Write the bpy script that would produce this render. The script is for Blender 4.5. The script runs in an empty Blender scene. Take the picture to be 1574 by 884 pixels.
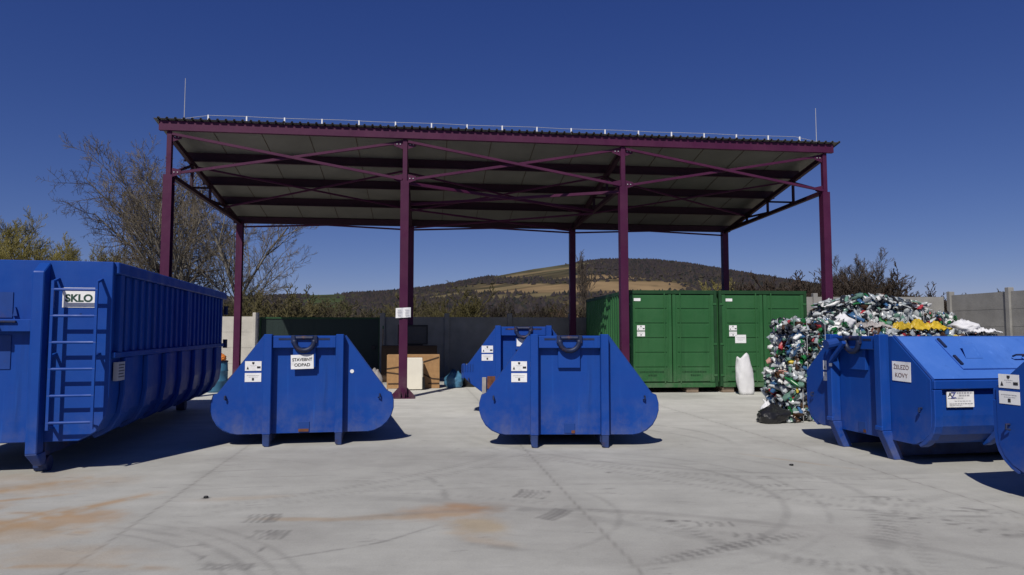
import bpy, bmesh, math, random
import numpy as np
from mathutils import Vector, Matrix
R = math.radians
SC = bpy.context.scene
COL = SC.collection

# ------------------------------------------------------------------ camera, sky, sun
CAM_H = 1.6
cd = bpy.data.cameras.new('camera'); cam = bpy.data.objects.new('camera', cd); COL.objects.link(cam)
cam.location = (0, 0, CAM_H); cam.rotation_euler = (R(90 + 3.71), 0, 0)
cd.sensor_fit = 'HORIZONTAL'; cd.sensor_width = 36; cd.lens = 24.0; cd.clip_end = 20000; cd.clip_start = 0.1
SC.camera = cam
SUN_AZ, SUN_EL = 17.0, 46.0          # sun behind the camera, to the left
w = bpy.data.worlds.new('World'); SC.world = w; w.use_nodes = True
wn = w.node_tree; bg = wn.nodes['Background']
sky = wn.nodes.new('ShaderNodeTexSky'); sky.sky_type = 'NISHITA'; sky.sun_disc = False
sky.sun_elevation = R(SUN_EL); sky.sun_rotation = R(180 + SUN_AZ)
sky.air_density = 0.7; sky.dust_density = 0.0; sky.ozone_density = 1.0; sky.altitude = 0
# grade the clear-sky model to the deep polarised blue of the photograph: out = gain * in ** power, per channel
sep = wn.nodes.new('ShaderNodeSeparateColor'); com = wn.nodes.new('ShaderNodeCombineColor'); wn.links.new(sky.outputs[0], sep.inputs[0])
for ch, (gain, power) in enumerate(((0.485, 1.22), (0.655, 1.04), (1.89, 0.72))):
    pw = wn.nodes.new('ShaderNodeMath'); pw.operation = 'POWER'; pw.inputs[1].default_value = power; wn.links.new(sep.outputs[ch], pw.inputs[0])
    ml = wn.nodes.new('ShaderNodeMath'); ml.operation = 'MULTIPLY'; ml.inputs[1].default_value = gain; wn.links.new(pw.outputs[0], ml.inputs[0]); wn.links.new(ml.outputs[0], com.inputs[ch])
wn.links.new(com.outputs[0], bg.inputs['Color']); bg.inputs['Strength'].default_value = 0.052
sl = bpy.data.lights.new('sun', 'SUN'); sun = bpy.data.objects.new('sun', sl); COL.objects.link(sun)
sl.energy = 4.3; sl.angle = R(0.5); sl.color = (1.0, 0.95, 0.87)
sd = Vector((-math.sin(R(SUN_AZ)) * math.cos(R(SUN_EL)), -math.cos(R(SUN_AZ)) * math.cos(R(SUN_EL)), math.sin(R(SUN_EL))))
sun.rotation_euler = sd.to_track_quat('Z', 'Y').to_euler(); sun.location = (-10, -20, 30)
vs = SC.view_settings; vs.view_transform = 'Standard'; vs.look = 'None'; vs.exposure = 0.0; vs.gamma = 1; vs.use_curve_mapping = False

# ------------------------------------------------------------------ materials
def mat(name, col, rough=0.6, metal=0.0, spec=0.3, var=0.12, vscale=3.0, bump=0.0, bscale=40.0, dirt=None, dirt_amt=0.0, dirt_scale=2.0, attr=None, trans=0.0, streak=False):
    m = bpy.data.materials.new(name); m.use_nodes = True
    nt = m.node_tree; N = nt.nodes; L = nt.links; b = N['Principled BSDF']
    b.inputs['Roughness'].default_value = rough; b.inputs['Metallic'].default_value = metal
    b.inputs['Specular IOR Level'].default_value = spec
    if trans: b.inputs['Transmission Weight'].default_value = trans
    tc = N.new('ShaderNodeTexCoord')
    if attr:
        a = N.new('ShaderNodeAttribute'); a.attribute_name = attr; base = a.outputs['Color']
    else:
        rgb = N.new('ShaderNodeRGB'); rgb.outputs[0].default_value = (*col, 1); base = rgb.outputs[0]
    n = N.new('ShaderNodeTexNoise'); n.inputs['Scale'].default_value = vscale; n.inputs['Detail'].default_value = 6
    L.new(tc.outputs['Object'], n.inputs['Vector'])
    mr = N.new('ShaderNodeMapRange'); mr.inputs[1].default_value = 0.3; mr.inputs[2].default_value = 0.7
    mr.inputs[3].default_value = 1 - var; mr.inputs[4].default_value = 1 + var
    L.new(n.outputs['Fac'], mr.inputs[0])
    vm = N.new('ShaderNodeVectorMath'); vm.operation = 'SCALE'
    L.new(base, vm.inputs[0]); L.new(mr.outputs[0], vm.inputs['Scale'])
    out = vm.outputs[0]
    if dirt:
        n2 = N.new('ShaderNodeTexNoise'); n2.inputs['Scale'].default_value = dirt_scale; n2.inputs['Detail'].default_value = 10
        n2.inputs['Roughness'].default_value = 0.7
        if streak:
            mp = N.new('ShaderNodeMapping'); mp.inputs['Scale'].default_value = (3.0, 3.0, 0.35)
            L.new(tc.outputs['Object'], mp.inputs[0]); L.new(mp.outputs[0], n2.inputs['Vector'])
        else:
            L.new(tc.outputs['Object'], n2.inputs['Vector'])
        m2 = N.new('ShaderNodeMapRange'); m2.inputs[1].default_value = 0.55; m2.inputs[2].default_value = 0.75
        m2.inputs[3].default_value = 0; m2.inputs[4].default_value = dirt_amt
        L.new(n2.outputs['Fac'], m2.inputs[0])
        mx = N.new('ShaderNodeMix'); mx.data_type = 'RGBA'
        L.new(m2.outputs[0], mx.inputs[0]); L.new(out, mx.inputs[6]); mx.inputs[7].default_value = (*dirt, 1)
        out = mx.outputs[2]
    L.new(out, b.inputs['Base Color'])
    if bump:
        n3 = N.new('ShaderNodeTexNoise'); n3.inputs['Scale'].default_value = bscale; n3.inputs['Detail'].default_value = 6
        L.new(tc.outputs['Object'], n3.inputs['Vector'])
        bp = N.new('ShaderNodeBump'); bp.inputs['Strength'].default_value = bump; bp.inputs['Distance'].default_value = 0.02
        L.new(n3.outputs['Fac'], bp.inputs['Height']); L.new(bp.outputs[0], b.inputs['Normal'])
    return m

def paint(name, col, fade, rough=0.5, dirt=(0.05, 0.05, 0.06), wear=1.0, dust=(0.20, 0.185, 0.16)):
    """sprayed steel that has worked for years: chalked patches, rain streaks, chips, rust specks, splashed dust low down"""
    m = bpy.data.materials.new(name); m.use_nodes = True
    nt = m.node_tree; N = nt.nodes; L = nt.links; b = N['Principled BSDF']; b.inputs['Specular IOR Level'].default_value = 0.22
    tc = N.new('ShaderNodeTexCoord'); vec = tc.outputs['Object']
    def noise(scale, det=6, ro=.6, st=None, dist=0.0):
        n = N.new('ShaderNodeTexNoise'); n.inputs['Scale'].default_value = scale; n.inputs['Detail'].default_value = det; n.inputs['Roughness'].default_value = ro; n.inputs['Distortion'].default_value = dist
        if st:
            mp = N.new('ShaderNodeMapping'); mp.inputs['Scale'].default_value = st; L.new(vec, mp.inputs[0]); L.new(mp.outputs[0], n.inputs['Vector'])
        else: L.new(vec, n.inputs['Vector'])
        return n.outputs['Fac']
    def rng(s_, a0, a1, b0, b1):
        r = N.new('ShaderNodeMapRange'); L.new(s_, r.inputs[0])
        for i, v in enumerate((a0, a1, b0, b1)): r.inputs[i + 1].default_value = v
        return r.outputs[0]
    def mul(x, y):
        q = N.new('ShaderNodeMath'); q.operation = 'MULTIPLY'; L.new(x, q.inputs[0]); L.new(y, q.inputs[1]); return q.outputs[0]
    rgb = N.new('ShaderNodeRGB'); rgb.outputs[0].default_value = (*col, 1); out = rgb.outputs[0]
    def mix(mask, c):
        nonlocal out
        mx = N.new('ShaderNodeMix'); mx.data_type = 'RGBA'; L.new(mask, mx.inputs[0]); L.new(out, mx.inputs[6]); mx.inputs[7].default_value = (*c, 1); out = mx.outputs[2]
    mix(rng(noise(0.9, 5, .6), .42, .72, 0, .6), fade)
    mix(rng(noise(5.0, 8, .7), .5, .75, 0, .25), fade)
    mix(rng(noise(1.6, 7, .65, (3.5, 3.5, .22)), .56, .78, 0, .5 * wear), dirt)
    mix(rng(noise(1.3, 7, .6, (9, 9, .5)), .62, .74, 0, .3 * wear), tuple(min(1, f * 1.5) for f in fade))
    mix(mul(rng(noise(13, 5, .8, (1, 1, 3.0), .6), .66, .70, 0, .8 * wear), rng(noise(1.1, 3), .48, .6, 0, 1)), (0.13, 0.13, 0.14))
    mix(mul(rng(noise(8, 11, .78), .655, .71, 0, .85 * wear), rng(noise(1.7, 3), .46, .62, 0, 1)), (0.11, 0.045, 0.022))
    sp = N.new('ShaderNodeSeparateXYZ'); L.new(vec, sp.inputs[0])
    mix(mul(rng(sp.outputs[2], .05, .75, .75, 0), rng(noise(3.0, 9, .7), .42, .7, 0, .55 * wear)), dust)
    L.new(out, b.inputs['Base Color']); L.new(rng(noise(3, 6), .3, .7, rough - .10, rough + .15), b.inputs['Roughness'])
    bp = N.new('ShaderNodeBump'); bp.inputs['Strength'].default_value = .35; bp.inputs['Distance'].default_value = .03; L.new(noise(1.7, 3, .5), bp.inputs['Height']); L.new(bp.outputs[0], b.inputs['Normal'])
    return m

M = {}
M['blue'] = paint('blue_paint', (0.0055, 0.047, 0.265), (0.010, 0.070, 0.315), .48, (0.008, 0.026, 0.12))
M['blue_sunlit'] = paint('sunlit_weathered_blue_paint', (0.045, 0.135, 0.46), (0.09, 0.20, 0.56), .40, (0.03, 0.09, 0.32))  # lighter blue for slopes and lids: sun and sky brightness painted in, plus weathering
M['blue_dark'] = mat('blue_steel_section', (0.010, 0.046, 0.22), 0.5, var=0.15, vscale=3, dirt=(0.10, 0.05, 0.03), dirt_amt=0.35, dirt_scale=5)
M['foot'] = mat('worn_foot_steel', (0.02, 0.04, 0.13), 0.6, var=0.3, vscale=8, dirt=(0.10, 0.05, 0.03), dirt_amt=0.8, dirt_scale=6)
M['rust'] = mat('rusty_steel', (0.13, 0.05, 0.025), 0.8, var=0.35, vscale=14, dirt=(0.03, 0.02, 0.02), dirt_amt=0.8, dirt_scale=9)
M['hook'] = mat('hook_bar_steel', (0.012, 0.02, 0.06), 0.5, var=0.3, vscale=9, dirt=(0.16, 0.06, 0.025), dirt_amt=0.9, dirt_scale=7)
M['purple'] = paint('purple_steel_paint', (0.056, 0.009, 0.037), (0.085, 0.018, 0.054), .48, (0.03, 0.008, 0.02))
M['purlin'] = mat('shaded_purple_steel', (0.026, 0.006, 0.017), 0.6, var=0.15, vscale=4)  # darker copy of the column purple, under-roof shade painted in
M['sheet'] = mat('roof_sheet_grey', (0.135, 0.13, 0.115), 0.6, var=0.12, vscale=1.3)
M['green'] = paint('green_paint', (0.024, 0.100, 0.034), (0.045, 0.135, 0.055), .5, (0.014, 0.05, 0.02))
M['green_dark'] = mat('dark_green_frame', (0.012, 0.05, 0.018), 0.55, var=0.15, vscale=4)
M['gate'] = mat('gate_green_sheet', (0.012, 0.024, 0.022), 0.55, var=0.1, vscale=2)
M['white'] = mat('white_sign_sheet', (0.76, 0.76, 0.76), 0.5, var=0.08, vscale=6, dirt=(0.40, 0.39, 0.36), dirt_amt=0.7, dirt_scale=7)
M['ink'] = mat('dark_ink', (0.03, 0.03, 0.035), 0.6, var=0.05)
M['inkgreen'] = mat('green_black_ink', (0.02, 0.06, 0.045), 0.6, var=0.05)
M['inkred'] = mat('brown_ink', (0.14, 0.07, 0.06), 0.6, var=0.05)
M['inkblue'] = mat('blue_ink', (0.08, 0.09, 0.25), 0.6, var=0.05)
M['inkgrey'] = mat('grey_print', (0.35, 0.35, 0.37), 0.6, var=0.05)
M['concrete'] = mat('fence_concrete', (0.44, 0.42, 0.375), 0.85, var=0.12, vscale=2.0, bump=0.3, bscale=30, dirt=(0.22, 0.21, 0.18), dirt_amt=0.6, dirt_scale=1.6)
M['shadeconcrete'] = mat('shaded_fence_concrete', (0.225, 0.22, 0.21), 0.85, var=0.15, vscale=2.0, bump=0.3, bscale=30, dirt=(0.14, 0.135, 0.12), dirt_amt=0.6, dirt_scale=1.6)  # darker copy of the fence concrete, shade painted in for rear and side
M['wood'] = mat('chipboard', (0.33, 0.19, 0.085), 0.7, var=0.12, vscale=9)
M['timber'] = mat('weathered_timber', (0.20, 0.15, 0.11), 0.85, var=0.25, vscale=9)
M['strap'] = mat('dark_strip', (0.05, 0.03, 0.018), 0.7)
M['appliance'] = mat('cream_enamel', (0.70, 0.66, 0.56), 0.4, var=0.05)
M['black'] = mat('black_plastic', (0.012, 0.012, 0.013), 0.45, var=0.2)
M['blackfoil'] = mat('black_foil', (0.014, 0.014, 0.015), 0.3, spec=0.5, var=0.2, bump=0.6, bscale=14)
M['bluefoil'] = mat('blue_foil', (0.06, 0.17, 0.28), 0.4, var=0.2, bump=0.6, bscale=14)
M['whitefoil'] = mat('white_woven_sack', (0.64, 0.64, 0.655), 0.6, var=0.06, bump=0.5, bscale=9)
M['greyfoil'] = mat('grey_foil', (0.30, 0.28, 0.27), 0.6, var=0.2, bump=0.5, bscale=12)
M['yellow'] = mat('yellow_foil', (0.48, 0.33, 0.025), 0.4, var=0.25, dirt=(0.05, 0.04, 0.01), dirt_amt=0.8, dirt_scale=7, bump=0.5, bscale=12)
M['orange'] = mat('orange_foil', (0.55, 0.17, 0.03), 0.5, var=0.2)
M['barrel'] = mat('blue_barrel_plastic', (0.05, 0.16, 0.27), 0.45, var=0.15)
M['galv'] = mat('galvanised_wire', (0.45, 0.45, 0.46), 0.4, metal=0.2, var=0.1)
M['bark'] = mat('tree_bark', (0.16, 0.145, 0.12), 0.9, var=0.35, vscale=2.5)
M['twig'] = mat('bare_twigs', (0.075, 0.06, 0.048), 0.9, var=0.3, vscale=0.6)
M['twigpale'] = mat('pale_twigs', (0.15, 0.125, 0.09), 0.9, var=0.3, vscale=0.6)
M['twigyellow'] = mat('yellow_green_catkin_twigs', (0.22, 0.19, 0.06), 0.9, var=0.3, vscale=0.8)
M['tint'] = mat('scrub_twigs', (0, 0, 0), 0.95, var=0.15, vscale=0.3, attr='tint', spec=0.1)
M['cover'] = mat('hillside_ground', (0, 0, 0), 1.0, var=0.18, vscale=0.02, attr='cover', spec=0.05)
M['meadow'] = mat('rough_meadow', (0.07, 0.075, 0.03), 1.0, var=0.3, vscale=0.3, dirt=(0.12, 0.09, 0.05), dirt_amt=0.8, dirt_scale=0.08, spec=0.05)
PET = []
for nm, c, ro, tr in (('clear_pet', (0.50, 0.53, 0.54), .25, .15), ('milky_pet', (0.62, 0.62, 0.61), .4, 0), ('grey_pet', (0.34, 0.38, 0.41), .25, .1), ('green_pet', (0.02, 0.17, 0.05), .22, .2),
                      ('pale_green_pet', (0.16, 0.30, 0.24), .22, .3), ('blue_pet', (0.06, 0.16, 0.34), .22, .3), ('brown_pet', (0.06, 0.03, 0.015), .3, .1), ('dark_pet', (0.02, 0.022, 0.03), .3, 0),
                      ('red_pet', (0.30, 0.03, 0.04), .4, 0), ('pink_pet', (0.50, 0.27, 0.22), .4, 0), ('yellow_pet', (0.5, 0.38, 0.04), .4, 0)):
    PET.append(mat(nm, c, ro, spec=0.5, var=0.2, vscale=9, trans=tr))
PETW = [24, 13, 17, 7, 9, 7, 8, 14, 1.5, 2.2, .5]

def ground_mat():
    m = bpy.data.materials.new('yard_concrete'); m.use_nodes = True
    nt = m.node_tree; N = nt.nodes; L = nt.links; b = N['Principled BSDF']
    b.inputs['Roughness'].default_value = 0.85; b.inputs['Specular IOR Level'].default_value = 0.25
    tc = N.new('ShaderNodeTexCoord'); vec = tc.outputs['Object']
    a = N.new('ShaderNodeAttribute'); a.attribute_name = 'stain'
    def noise(scale, det=6, rough=.6, st=None):
        n = N.new('ShaderNodeTexNoise'); n.inputs['Scale'].default_value = scale; n.inputs['Detail'].default_value = det; n.inputs['Roughness'].default_value = rough
        if st:
            mp = N.new('ShaderNodeMapping'); mp.inputs['Scale'].default_value = st[0]; mp.inputs['Rotation'].default_value = (0, 0, st[1])
            L.new(vec, mp.inputs[0]); L.new(mp.outputs[0], n.inputs['Vector'])
        else: L.new(vec, n.inputs['Vector'])
        return n.outputs['Fac']
    def rng(s, a0, a1, b0, b1):
        r = N.new('ShaderNodeMapRange'); L.new(s, r.inputs[0])
        for i, v in enumerate((a0, a1, b0, b1)): r.inputs[i + 1].default_value = v
        return r.outputs[0]
    def mul(x, y):
        q = N.new('ShaderNodeMath'); q.operation = 'MULTIPLY'; L.new(x, q.inputs[0]); L.new(y, q.inputs[1]); return q.outputs[0]
    f = mul(rng(noise(0.35, 5), .3, .7, .90, 1.08), rng(noise(2.2, 8, .7), .3, .7, .89, 1.07))
    f = mul(f, rng(noise(60, 4, .7), .3, .7, .93, 1.06))
    f = mul(f, rng(noise(1.0, 7, .65, ((0.35, 3.0, 1), R(-12))), .35, .65, .94, 1.04))
    f = mul(f, rng(noise(7.0, 9, .75), .58, .72, 1.0, .86))
    v = N.new('ShaderNodeVectorMath'); v.operation = 'SCALE'; L.new(a.outputs['Color'], v.inputs[0]); L.new(f, v.inputs['Scale'])
    L.new(v.outputs[0], b.inputs['Base Color'])
    bp = N.new('ShaderNodeBump'); bp.inputs['Strength'].default_value = 0.25; bp.inputs['Distance'].default_value = 0.01
    L.new(noise(45, 6, .7), bp.inputs['Height']); L.new(bp.outputs[0], b.inputs['Normal'])
    return m
M['yard'] = ground_mat()

# ------------------------------------------------------------------ object helpers
def tag(o, label=None, cat=None, group=None, kind=None):
    if label: o['label'] = label
    if cat: o['category'] = cat
    if group: o['group'] = group
    if kind: o['kind'] = kind
    return o
def empty(name, loc, rz=0.0):
    o = bpy.data.objects.new(name, None); COL.objects.link(o); o.location = loc; o.rotation_euler = (0, 0, R(rz)); o.empty_display_size = 0.3
    return o
def thing(name, loc, rz, label, cat, group=None):
    return tag(empty(name, loc, rz), label, cat, group)
def kids(o): return [c for c in bpy.data.objects if c.parent == o]
def copy_tree(o, loc, rz, label, group=None, scale=None):
    ch = {}
    for c in bpy.data.objects:
        if c.parent: ch.setdefault(c.parent, []).append(c)
    r = o.copy(); COL.objects.link(r); r.location = loc; r.rotation_euler = (0, 0, R(rz)); r['label'] = label
    if group: r['group'] = group
    if scale: r.scale = scale
    for c in ch.get(o, []):
        d = c.copy(); COL.objects.link(d); d.parent = r
        for g in ch.get(c, []):
            e = g.copy(); COL.objects.link(e); e.parent = d
    return r

class MB:
    def __init__(s): s.v = []; s.f = []; s.mi = []
    def add(s, vs, fs, mi=0):
        o = len(s.v); s.v += [tuple(p) for p in vs]; s.f += [tuple(i + o for i in q) for q in fs]; s.mi += [mi] * len(fs); return s
    def box(s, x0, x1, y0, y1, z0, z1, mi=0):
        return s.add([(x0, y0, z0), (x1, y0, z0), (x1, y1, z0), (x0, y1, z0), (x0, y0, z1), (x1, y0, z1), (x1, y1, z1), (x0, y1, z1)],
                     [(3, 2, 1, 0), (4, 5, 6, 7), (0, 1, 5, 4), (1, 2, 6, 5), (2, 3, 7, 6), (3, 0, 4, 7)], mi)
    def bar(s, p, q, w, h, mi=0, up=(0, 0, 1)):
        p, q, up = Vector(p), Vector(q), Vector(up); d = (q - p).normalized()
        if abs(d.dot(up)) > .95: up = Vector((0, 1, 0))
        a = d.cross(up).normalized(); b = a.cross(d).normalized(); V = []
        for c in (p, q):
            for i, j in ((-1, -1), (1, -1), (1, 1), (-1, 1)): V.append(c + a * (w / 2 * i) + b * (h / 2 * j))
        return s.add(V, [(3, 2, 1, 0), (4, 5, 6, 7), (0, 1, 5, 4), (1, 2, 6, 5), (2, 3, 7, 6), (3, 0, 4, 7)], mi)
    def tube(s, pts, r, n=8, mi=0, cap=True):
        pts = [Vector(p) for p in pts]; rr = r if isinstance(r, (list, tuple)) else [r] * len(pts)
        o = len(s.v); prev = None
        for i, p in enumerate(pts):
            d = (pts[min(i + 1, len(pts) - 1)] - pts[max(i - 1, 0)]).normalized()
            if prev is None:
                prev = d.cross(Vector((0, 0, 1)) if abs(d.z) < .9 else Vector((1, 0, 0))).normalized()
            a = (prev - d * prev.dot(d)).normalized(); prev = a; b = d.cross(a)
            for k in range(n):
                t = 2 * math.pi * k / n; s.v.append(tuple(p + (a * math.cos(t) + b * math.sin(t)) * rr[i]))
        for i in range(len(pts) - 1):
            for k in range(n):
                s.f.append((o + i * n + k, o + i * n + (k + 1) % n, o + (i + 1) * n + (k + 1) % n, o + (i + 1) * n + k)); s.mi.append(mi)
        if cap:
            s.f.append(tuple(o + k for k in reversed(range(n)))); s.mi.append(mi)
            e = o + (len(pts) - 1) * n; s.f.append(tuple(e + k for k in range(n))); s.mi.append(mi)
        return s
    def prism(s, prof, y0, y1, mi=0, caps=True):
        """closed (x,z) outline, counter-clockwise seen from -y, pushed from y0 to y1"""
        n = len(prof); V = [(x, y0, z) for x, z in prof] + [(x, y1, z) for x, z in prof]
        F = [(i, (i + 1) % n, n + (i + 1) % n, n + i)[::-1] for i in range(n)]
        if caps: F += [tuple(range(n)), tuple(range(2 * n - 1, n - 1, -1))]
        return s.add(V, F, mi)
    def build(s, name, m, parent=None, bevel=0.0, smooth=False):
        me = bpy.data.meshes.new(name); me.from_pydata(s.v, [], s.f)
        for x in (m if isinstance(m, (list, tuple)) else [m]): me.materials.append(x)
        if isinstance(m, (list, tuple)) and len(m) > 1: me.polygons.foreach_set('material_index', s.mi)
        bm = bmesh.new(); bm.from_mesh(me); bmesh.ops.recalc_face_normals(bm, faces=bm.faces)
        if bevel:
            es = [e for e in bm.edges if len(e.link_faces) == 2 and e.calc_face_angle(0) > R(35)]
            bmesh.ops.bevel(bm, geom=es, offset=bevel, segments=1, affect='EDGES', clamp_overlap=True)
        bm.to_mesh(me); bm.free()
        if smooth: me.polygons.foreach_set('use_smooth', [True] * len(me.polygons))
        me.update()
        o = bpy.data.objects.new(name, me); COL.objects.link(o)
        if parent: o.parent = parent
        return o

def npmesh(name, v, f, m, parent=None, attr=None):
    me = bpy.data.meshes.new(name); v = np.asarray(v, np.float32); f = np.asarray(f, np.int32); k = f.shape[1]
    me.vertices.add(len(v)); me.vertices.foreach_set('co', v.ravel())
    me.loops.add(f.size); me.loops.foreach_set('vertex_index', f.ravel())
    me.polygons.add(len(f)); me.polygons.foreach_set('loop_start', np.arange(0, f.size, k, dtype=np.int32)); me.polygons.foreach_set('loop_total', np.full(len(f), k, np.int32))
    me.update(calc_edges=True); me.materials.append(m)
    if attr:
        nm, c = attr; a = me.attributes.new(nm, 'FLOAT_COLOR', 'POINT')
        cc = np.ones((len(v), 4), np.float32); cc[:, :3] = c; a.data.foreach_set('color', cc.ravel())
    o = bpy.data.objects.new(name, me); COL.objects.link(o)
    if parent: o.parent = parent
    return o

def lettering(txt, size, m, name, parent, loc, rot=(R(90), 0, 0), bold=0.0, sx=1.0):
    c = bpy.data.curves.new(name, 'FONT'); c.body = txt; c.size = size; c.align_x = 'CENTER'; c.align_y = 'CENTER'; c.extrude = 0.0008; c.offset = bold; c.space_line = 0.85
    o = bpy.data.objects.new(name, c); COL.objects.link(o)
    dg = bpy.context.evaluated_depsgraph_get(); dg.update()
    me = bpy.data.meshes.new_from_object(o.evaluated_get(dg)); me.materials.clear(); me.materials.append(m); me.name = name
    bpy.data.objects.remove(o); bpy.data.curves.remove(c)
    p = bpy.data.objects.new(name, me); COL.objects.link(p); p.parent = parent; p.location = loc; p.rotation_euler = rot; p.scale = (sx, 1, 1)
    return p

def plate(parent, x0, x1, z0, z1, y, m, name='notice', th=0.004):
    return MB().box(x0, x1, y - th, y, z0, z1).build(name, m, parent)
def sticker_marks(parent, x0, z0, wd, ht, y, rows, dots):
    """tiny unreadable print on a label: short strokes and pictogram blobs"""
    rd = random.Random(int(abs(x0 * 1000) + abs(z0 * 77))); mb = MB()
    for (v, u0, u1, th) in rows:
        u = u0
        while u < u1:
            l = rd.uniform(.04, .10); e = min(u + l, u1); mb.box(x0 + u * wd, x0 + e * wd, y - .0016, y - .0002, z0 + (v - th) * ht, z0 + (v + th) * ht); u = e + .025
    o = None
    if mb.v: o = mb.build('print_line', M['inkgrey'], parent)
    mb = MB()
    for (u, v, a, b, k) in dots:
        c = (x0 + u * wd, z0 + v * ht)
        if k == 'tri': P = [(c[0] - a, c[1] - b), (c[0] + a, c[1] - b), (c[0], c[1] + b)]
        elif k == 'shield': P = [(c[0] - a, c[1] + b), (c[0] - a, c[1] - b * .1), (c[0], c[1] - b), (c[0] + a, c[1] - b * .1), (c[0] + a, c[1] + b)]
        else: P = [(c[0] - a, c[1] - b), (c[0] + a, c[1] - b), (c[0] + a, c[1] + b), (c[0] - a, c[1] + b)]
        MB().prism(P, y - .0026, y - .0004).build('pictogram', M['ink'], parent)
def waste_labels(parent, x, zt, y, wd=.22, m=None):
    m = m or M['white']
    a = plate(parent, x, x + wd, zt - .135, zt, y, m, 'waste_label')
    sticker_marks(a, x, zt - .135, wd, .135, y - .004, [(.58, .30, .70, .015), (.44, .38, .62, .012)], [(.5, .78, .016, .018, 'shield'), (.17, .32, .016, .022, 'tri'), (.84, .36, .024, .014, 'box')])
    b = plate(parent, x, x + wd, zt - .29, zt - .165, y, m, 'waste_label')
    sticker_marks(b, x, zt - .29, wd, .125, y - .004, [(.72, .12, .88, .03), (.55, .25, .8, .02)], [(.5, .3, .014, .018, 'box')])

# ------------------------------------------------------------------ the yard and the land behind
def smooth(a, b, x):
    t = np.clip((x - a) / (b - a), 0, 1); return t * t * (3 - 2 * t)
def vnoise(x, y, seed=0):
    """value noise on a lattice"""
    rs = np.random.RandomState(seed); T = rs.rand(256, 256); xi = np.floor(x).astype(int); yi = np.floor(y).astype(int); fx = x - xi; fy = y - yi
    fx = fx * fx * (3 - 2 * fx); fy = fy * fy * (3 - 2 * fy); g = lambda i, j: T[(xi + i) % 256, (yi + j) % 256]
    return (g(0, 0) * (1 - fx) + g(1, 0) * fx) * (1 - fy) + (g(0, 1) * (1 - fx) + g(1, 1) * fx) * fy
def fbm(x, y, seed=0, o=4):
    s = 0; a = .5
    for i in range(o): s = s + a * vnoise(x * 2 ** i, y * 2 ** i, seed + i); a *= .5
    return s / (1 - .5 ** o)

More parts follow.
